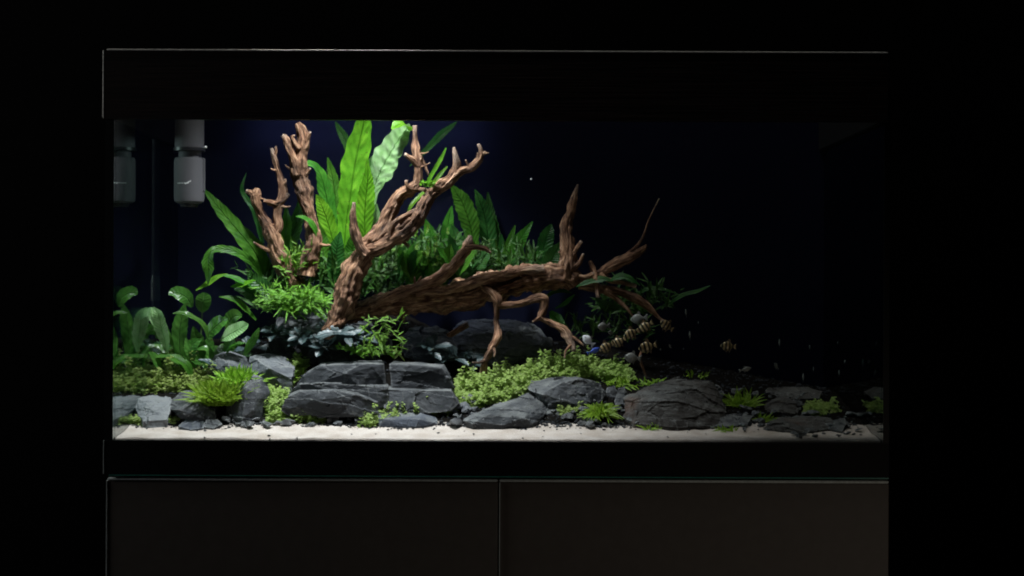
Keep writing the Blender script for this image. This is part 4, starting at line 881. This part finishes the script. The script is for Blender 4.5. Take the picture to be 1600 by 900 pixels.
# ------------------------------------------------------------------ filter and pipe
def cyl_thing():
    c = at(296, 240, .26); k = ppx(.26); e = empty('internal_filter', (c.x, .26, at(296, 318, .26).z), 'grey cylindrical internal filter hanging in the back left corner', 'filter')
    z = lambda py: at(296, py, .26).z
    bm = bmesh.new(); lathe(bm, [(.018 * k * 1000, z(318)), (.0225 * k * 1000, z(315)), (.0235 * k * 1000, z(308)), (.0235 * k * 1000, z(252)), (.022 * k * 1000, z(247))], c.x, .26)
    can = build('canister', bm, M['filter'], e, sharp=R(40), recalc=True)
    bm = bmesh.new(); lathe(bm, [(.0175 * k * 1000, z(252)), (.0175 * k * 1000, z(236))], c.x + .001, .26); build('neck', bm, M['filter'], e, sharp=R(40), recalc=True)
    bm = bmesh.new(); lathe(bm, [(.0245 * k * 1000, z(236.5)), (.0245 * k * 1000, z(231.5))], c.x, .26); build('clamp_ring', bm, M['filterdark'], e, sharp=R(40), recalc=True)
    bm = bmesh.new(); lathe(bm, [(.0225 * k * 1000, z(231.5)), (.0225 * k * 1000, z(150))], c.x, .26); build('pump_head', bm, M['filter'], e, sharp=R(40), recalc=True)
    bm = bmesh.new(); lathe(bm, [(.013 * k * 1000, z(324)), (.015 * k * 1000, z(318.2))], c.x, .26, 20); build('foot', bm, M['filterdark'], e, sharp=R(40), recalc=True)
    bm = bmesh.new(); lathe(bm, [(.0012, z(233)), (.0026, z(232)), (.0026, z(230)), (.001, z(229))], at(321, 232, .245).x, .245, 12); build('knob', bm, M['white'], e, recalc=True)
    bm = bmesh.new(); box(bm, at(317, 0, .26).x, at(321, 0, .26).x, .252, .266, z(300), z(247), bev=.001); build('guide_rail', bm, M['filter'], e, smooth=False, recalc=True)
    # unreadable pale maker's mark wrapped on the canister: a short run of strokes ending in a swoosh
    bm = bmesh.new(); rad = .02375 * k * 1000
    def stroke(a0, b0, a1, b1, t):
        n = 5; top = []; bot = []
        for i in range(n + 1):
            u = i / n; a = a0 + (a1 - a0) * u; b = b0 + (b1 - b0) * u; th = (a - 296) / 23.5
            x = c.x + math.sin(th) * rad; y = .26 - math.cos(th) * rad
            top.append(bm.verts.new((x, y, z(b - t)))); bot.append(bm.verts.new((x, y, z(b + t))))
        for i in range(n): bm.faces.new((bot[i], bot[i + 1], top[i + 1], top[i]))
    for a in (281, 284, 287, 290, 293): stroke(a, 287.5, a + 1.6, 287.5, .9)
    stroke(294, 288.6, 300, 286.5, 1.2); stroke(299, 286, 303.5, 284, .9)
    build('maker_mark', bm, M['white'], can, smooth=False, recalc=True)
cyl_thing()
def pipe():
    c = at(243, 400, .40); e = empty('outlet_pipe', (c.x, .40, at(243, 520, .40).z), 'smoky vertical pipe standing in the back left corner behind the plants', 'pipe')
    bm = bmesh.new(); z = lambda py: at(243, py, .40).z
    lathe(bm, [(.0068, z(540)), (.0068, z(150))], c.x, .40, 20); build('tube', bm, simple('smoky_plastic_tube', (.04, .036, .04), .7, spec=.15), e, sharp=R(40), recalc=True)
    bm = bmesh.new(); lathe(bm, [(.0085, z(470)), (.0085, z(440)), (.0072, z(430))], c.x, .40, 20); build('collar', bm, simple('brown_grey_plastic', (.12, .10, .095), .4), e, sharp=R(40), recalc=True)
pipe()

# ------------------------------------------------------------------ fish
def barbmat():
    m, t, N, L, P = nt('striped_fish_skin')
    tc = N.new('ShaderNodeTexCoord'); s = N.new('ShaderNodeSeparateXYZ'); L.new(tc.outputs['Object'], s.inputs[0])
    w_ = N.new('ShaderNodeMath'); w_.operation = 'MULTIPLY'; w_.inputs[1].default_value = 6.283 * 4.4; L.new(s.outputs[0], w_.inputs[0])
    sn = N.new('ShaderNodeMath'); sn.operation = 'SINE'; L.new(w_.outputs[0], sn.inputs[0])
    r = ramp(N, [(.48, (.32, .23, .12)), (.62, (.02, .02, .015))])
    mp = N.new('ShaderNodeMath'); mp.operation = 'MULTIPLY_ADD'; mp.inputs[1].default_value = .5; mp.inputs[2].default_value = .5; L.new(sn.outputs[0], mp.inputs[0]); L.new(mp.outputs[0], r.inputs[0])
    L.new(r.outputs[0], P.inputs['Base Color']); P.inputs['Roughness'].default_value = .3; P.inputs['Metallic'].default_value = .2
    return m
M['barb'] = barbmat()
M['silver'] = simple('silver_fish_skin', (.17, .17, .16), .35, .1, bscale=3, var=.2)
M['paleblue'] = simple('blue_fish_skin', (.05, .10, .45), .3, .1, bscale=3, var=.3)
M['whitefish'] = simple('white_fish_skin', (.75, .77, .80), .4, .0, bscale=3, var=.1)
M['fin'] = simple('orange_fin', (.10, .06, .03), .4); M['finpale'] = simple('pale_fin', (.12, .12, .11), .4); M['eye'] = simple('fish_eye', (.01, .01, .01), .1)
def fishmesh(deep):
    """unit length along x, head at -x"""
    bm = bmesh.new(); prof = [(-.5, .01), (-.47, .07), (-.40, .14), (-.28, .24), (-.12, .30), (.03, .28), (.16, .19), (.26, .10), (.32, .07), (.36, .09), (.44, .19), (.5, .24)]
    rings = []
    for x, h in prof:
        th = h * deep; wd = h * .5 if x < .3 else .012
        rings.append([bm.verts.new((x + (.05 * abs(math.sin(a)) if x > .4 else 0), math.cos(a) * wd * (deep + .2) * .7, math.sin(a) * th)) for a in [2 * math.pi * i / 12 for i in range(12)]])
    for A, B in zip(rings, rings[1:]):
        for i in range(12): bm.faces.new((A[i], A[(i + 1) % 12], B[(i + 1) % 12], B[i]))
    bm.faces.new(rings[0][::-1]); bm.faces.new(rings[-1]); bmesh.ops.recalc_face_normals(bm, faces=bm.faces)
    me = bpy.data.meshes.new('body'); bm.to_mesh(me); bm.free()
    for p in me.polygons: p.use_smooth = True
    return me
def finmesh(pts):
    bm = bmesh.new(); a = [bm.verts.new((x, -.008, z)) for x, z in pts]; b = [bm.verts.new((x, .008, z)) for x, z in pts]
    bm.faces.new(a); bm.faces.new(b[::-1])
    for i in range(len(a)): bm.faces.new((a[i], b[i], b[(i + 1) % len(a)], a[(i + 1) % len(a)]))
    me = bpy.data.meshes.new('fin'); bm.to_mesh(me); bm.free(); return me
def eyemesh():
    bm = bmesh.new(); bmesh.ops.create_icosphere(bm, subdivisions=2, radius=.035); me = bpy.data.meshes.new('eye'); bm.to_mesh(me); bm.free(); return me
DEEP = {d: (fishmesh(d), finmesh([(-.1, .27 * d), (.02, .46 * d), (.12, .40 * d), (.15, .17 * d)]), finmesh([(.02, -.26 * d), (.10, -.42 * d), (.2, -.13 * d)]), finmesh([(-.2, -.24 * d), (-.1, -.40 * d), (-.05, -.26 * d)])) for d in (1.0, .62)}
EY = eyemesh()
def fish(label, px, py, Y, L, yaw, pitch, mat, fin, deep=1.0, group='small striped fish', name='fish'):
    e = empty(name, at(px, py, Y), label, 'fish', group); e.rotation_euler = (0, R(pitch), R(yaw)); e.scale = [L * ppx(Y)] * 3
    b, df, af, pv = DEEP[deep]
    def part(nm, me, mt, loc=(0, 0, 0)):
        m2 = me
        o = bpy.data.objects.new(nm, m2); C.objects.link(o); o.parent = e; o.location = loc
        if not m2.materials: m2.materials.append(mt)
        o.material_slots[0].link = 'OBJECT'; o.material_slots[0].material = mt
    part('body', b, M[mat]); part('dorsal_fin', df, M[fin]); part('anal_fin', af, M[fin]); part('pelvic_fin', pv, M[fin])
    for s in (-1, 1): part('eye', EY, M['eye'], (-.38, s * .075 * (deep + .2) * .75, .03))
# yaw 0: head to the left; pitch + tips the head down
for px, py, Y, L, yaw, pit, lab in (
    (948, 542, .18, 26, 10, -30, 'striped fish at the front of the diagonal line, lowest and furthest left'),
    (967, 534, .20, 25, -10, -28, 'second striped fish in the diagonal line'),
    (987, 521, .20, 27, 8, -22, 'third striped fish in the diagonal line, brightest stripes'),
    (1009, 510, .22, 26, -8, -32, 'striped fish highest and furthest right in the diagonal line'),
    (1012, 542, .21, 30, 6, -14, 'striped fish swimming alone below the diagonal line'),
    (1042, 509, .22, 26, 20, 32, 'striped fish below the tip of the driftwood root, tail down'),
    (1138, 541, .20, 26, 10, 4, 'faint striped fish swimming alone above the dim tall grass tuft')):
    fish(lab, px, py, Y, L, yaw, pit, 'barb', 'fin')
SG = 'small silvery fish in the dim right half'
fish('pale plain oval fish below the diagonal line of striped fish', 988, 559, .18, 26, 5, 6, 'silver', 'finpale', 1.0, SG)
fish('greyish fish behind the top of the diagonal line', 998, 498, .24, 26, -10, -8, 'silver', 'finpale', 1.0, SG)
fish('pale-headed fish above the white fish near the root tips', 943, 510, .24, 22, 30, -5, 'silver', 'finpale', 1.0, SG)
fish('small white fish at the right end of the hanging roots', 919, 532, .19, 23, 20, 40, 'whitefish', 'finpale', 1.0, 'white and blue fish pair')
fish('small bright blue fish just below the white fish', 928, 548, .18, 22, 200, 20, 'paleblue', 'finpale', .62, 'white and blue fish pair')
for px, py, L, yaw, pit, lab in (
    (1165, 577, 20, 190, 12, 'pale fish with trailing tail above the right side of the dim grass tuft'),
    (1213, 572, 20, 60, 30, 'faint greyish fish furthest left of the far right group of specks'),
    (954, 520, 16, 60, 10, 'dim fish tucked between the white fish and the diagonal line'),
    (1072, 489, 15, 75, 60, 'tiny silvery fish highest of the specks left of centre-right'),
    (1091, 504, 9, 80, 20, 'tiny silvery speck-like fish just right of the highest one'),
    (1078, 524, 16, 78, 65, 'tiny silvery fish hanging nearly upright below the highest one'),
    (1047, 541, 11, 60, 30, 'tiny silvery fish right of the lone striped fish'),
    (1032, 546, 8, 70, 10, 'tiny pale dot-like fish beside the lone striped fish'),
    (1068, 545, 7, 70, 10, 'tiniest dim fish above the rust-stained boulder'),
    (1218, 536, 15, 80, 70, 'tiny silvery upright fish highest above the far right flat slab'),
    (1265, 543, 11, 80, 50, 'tiny silvery fish, second along the upper row at far right'),
    (1309, 536, 8, 80, 60, 'tiny faint fish highest at the far right'),
    (1320, 565, 12, 85, 20, 'rounded silvery fish in the far right group'),
    (1348, 569, 18, 82, 75, 'silvery upright fish nearest the right glass'),
    (1311, 583, 13, 82, 60, 'faint upright fish below the rounded one at far right'),
    (1255, 590, 16, 80, 70, 'silvery upright fish just above the far right flat slab'),
    (1271, 577, 11, 80, 60, 'faint fish right above the lowest upright one at far right')):
    fish(lab, px, py, .17, L, yaw, pit, 'silver', 'finpale', .62, SG)
bm = bmesh.new(); bmesh.ops.create_icosphere(bm, subdivisions=3, radius=.0016); o = build('air_bubble', bm, M['white']); o.location = at(830, 280, .2)
meta(o, 'single tiny air bubble in the dark water above the log', 'bubble')
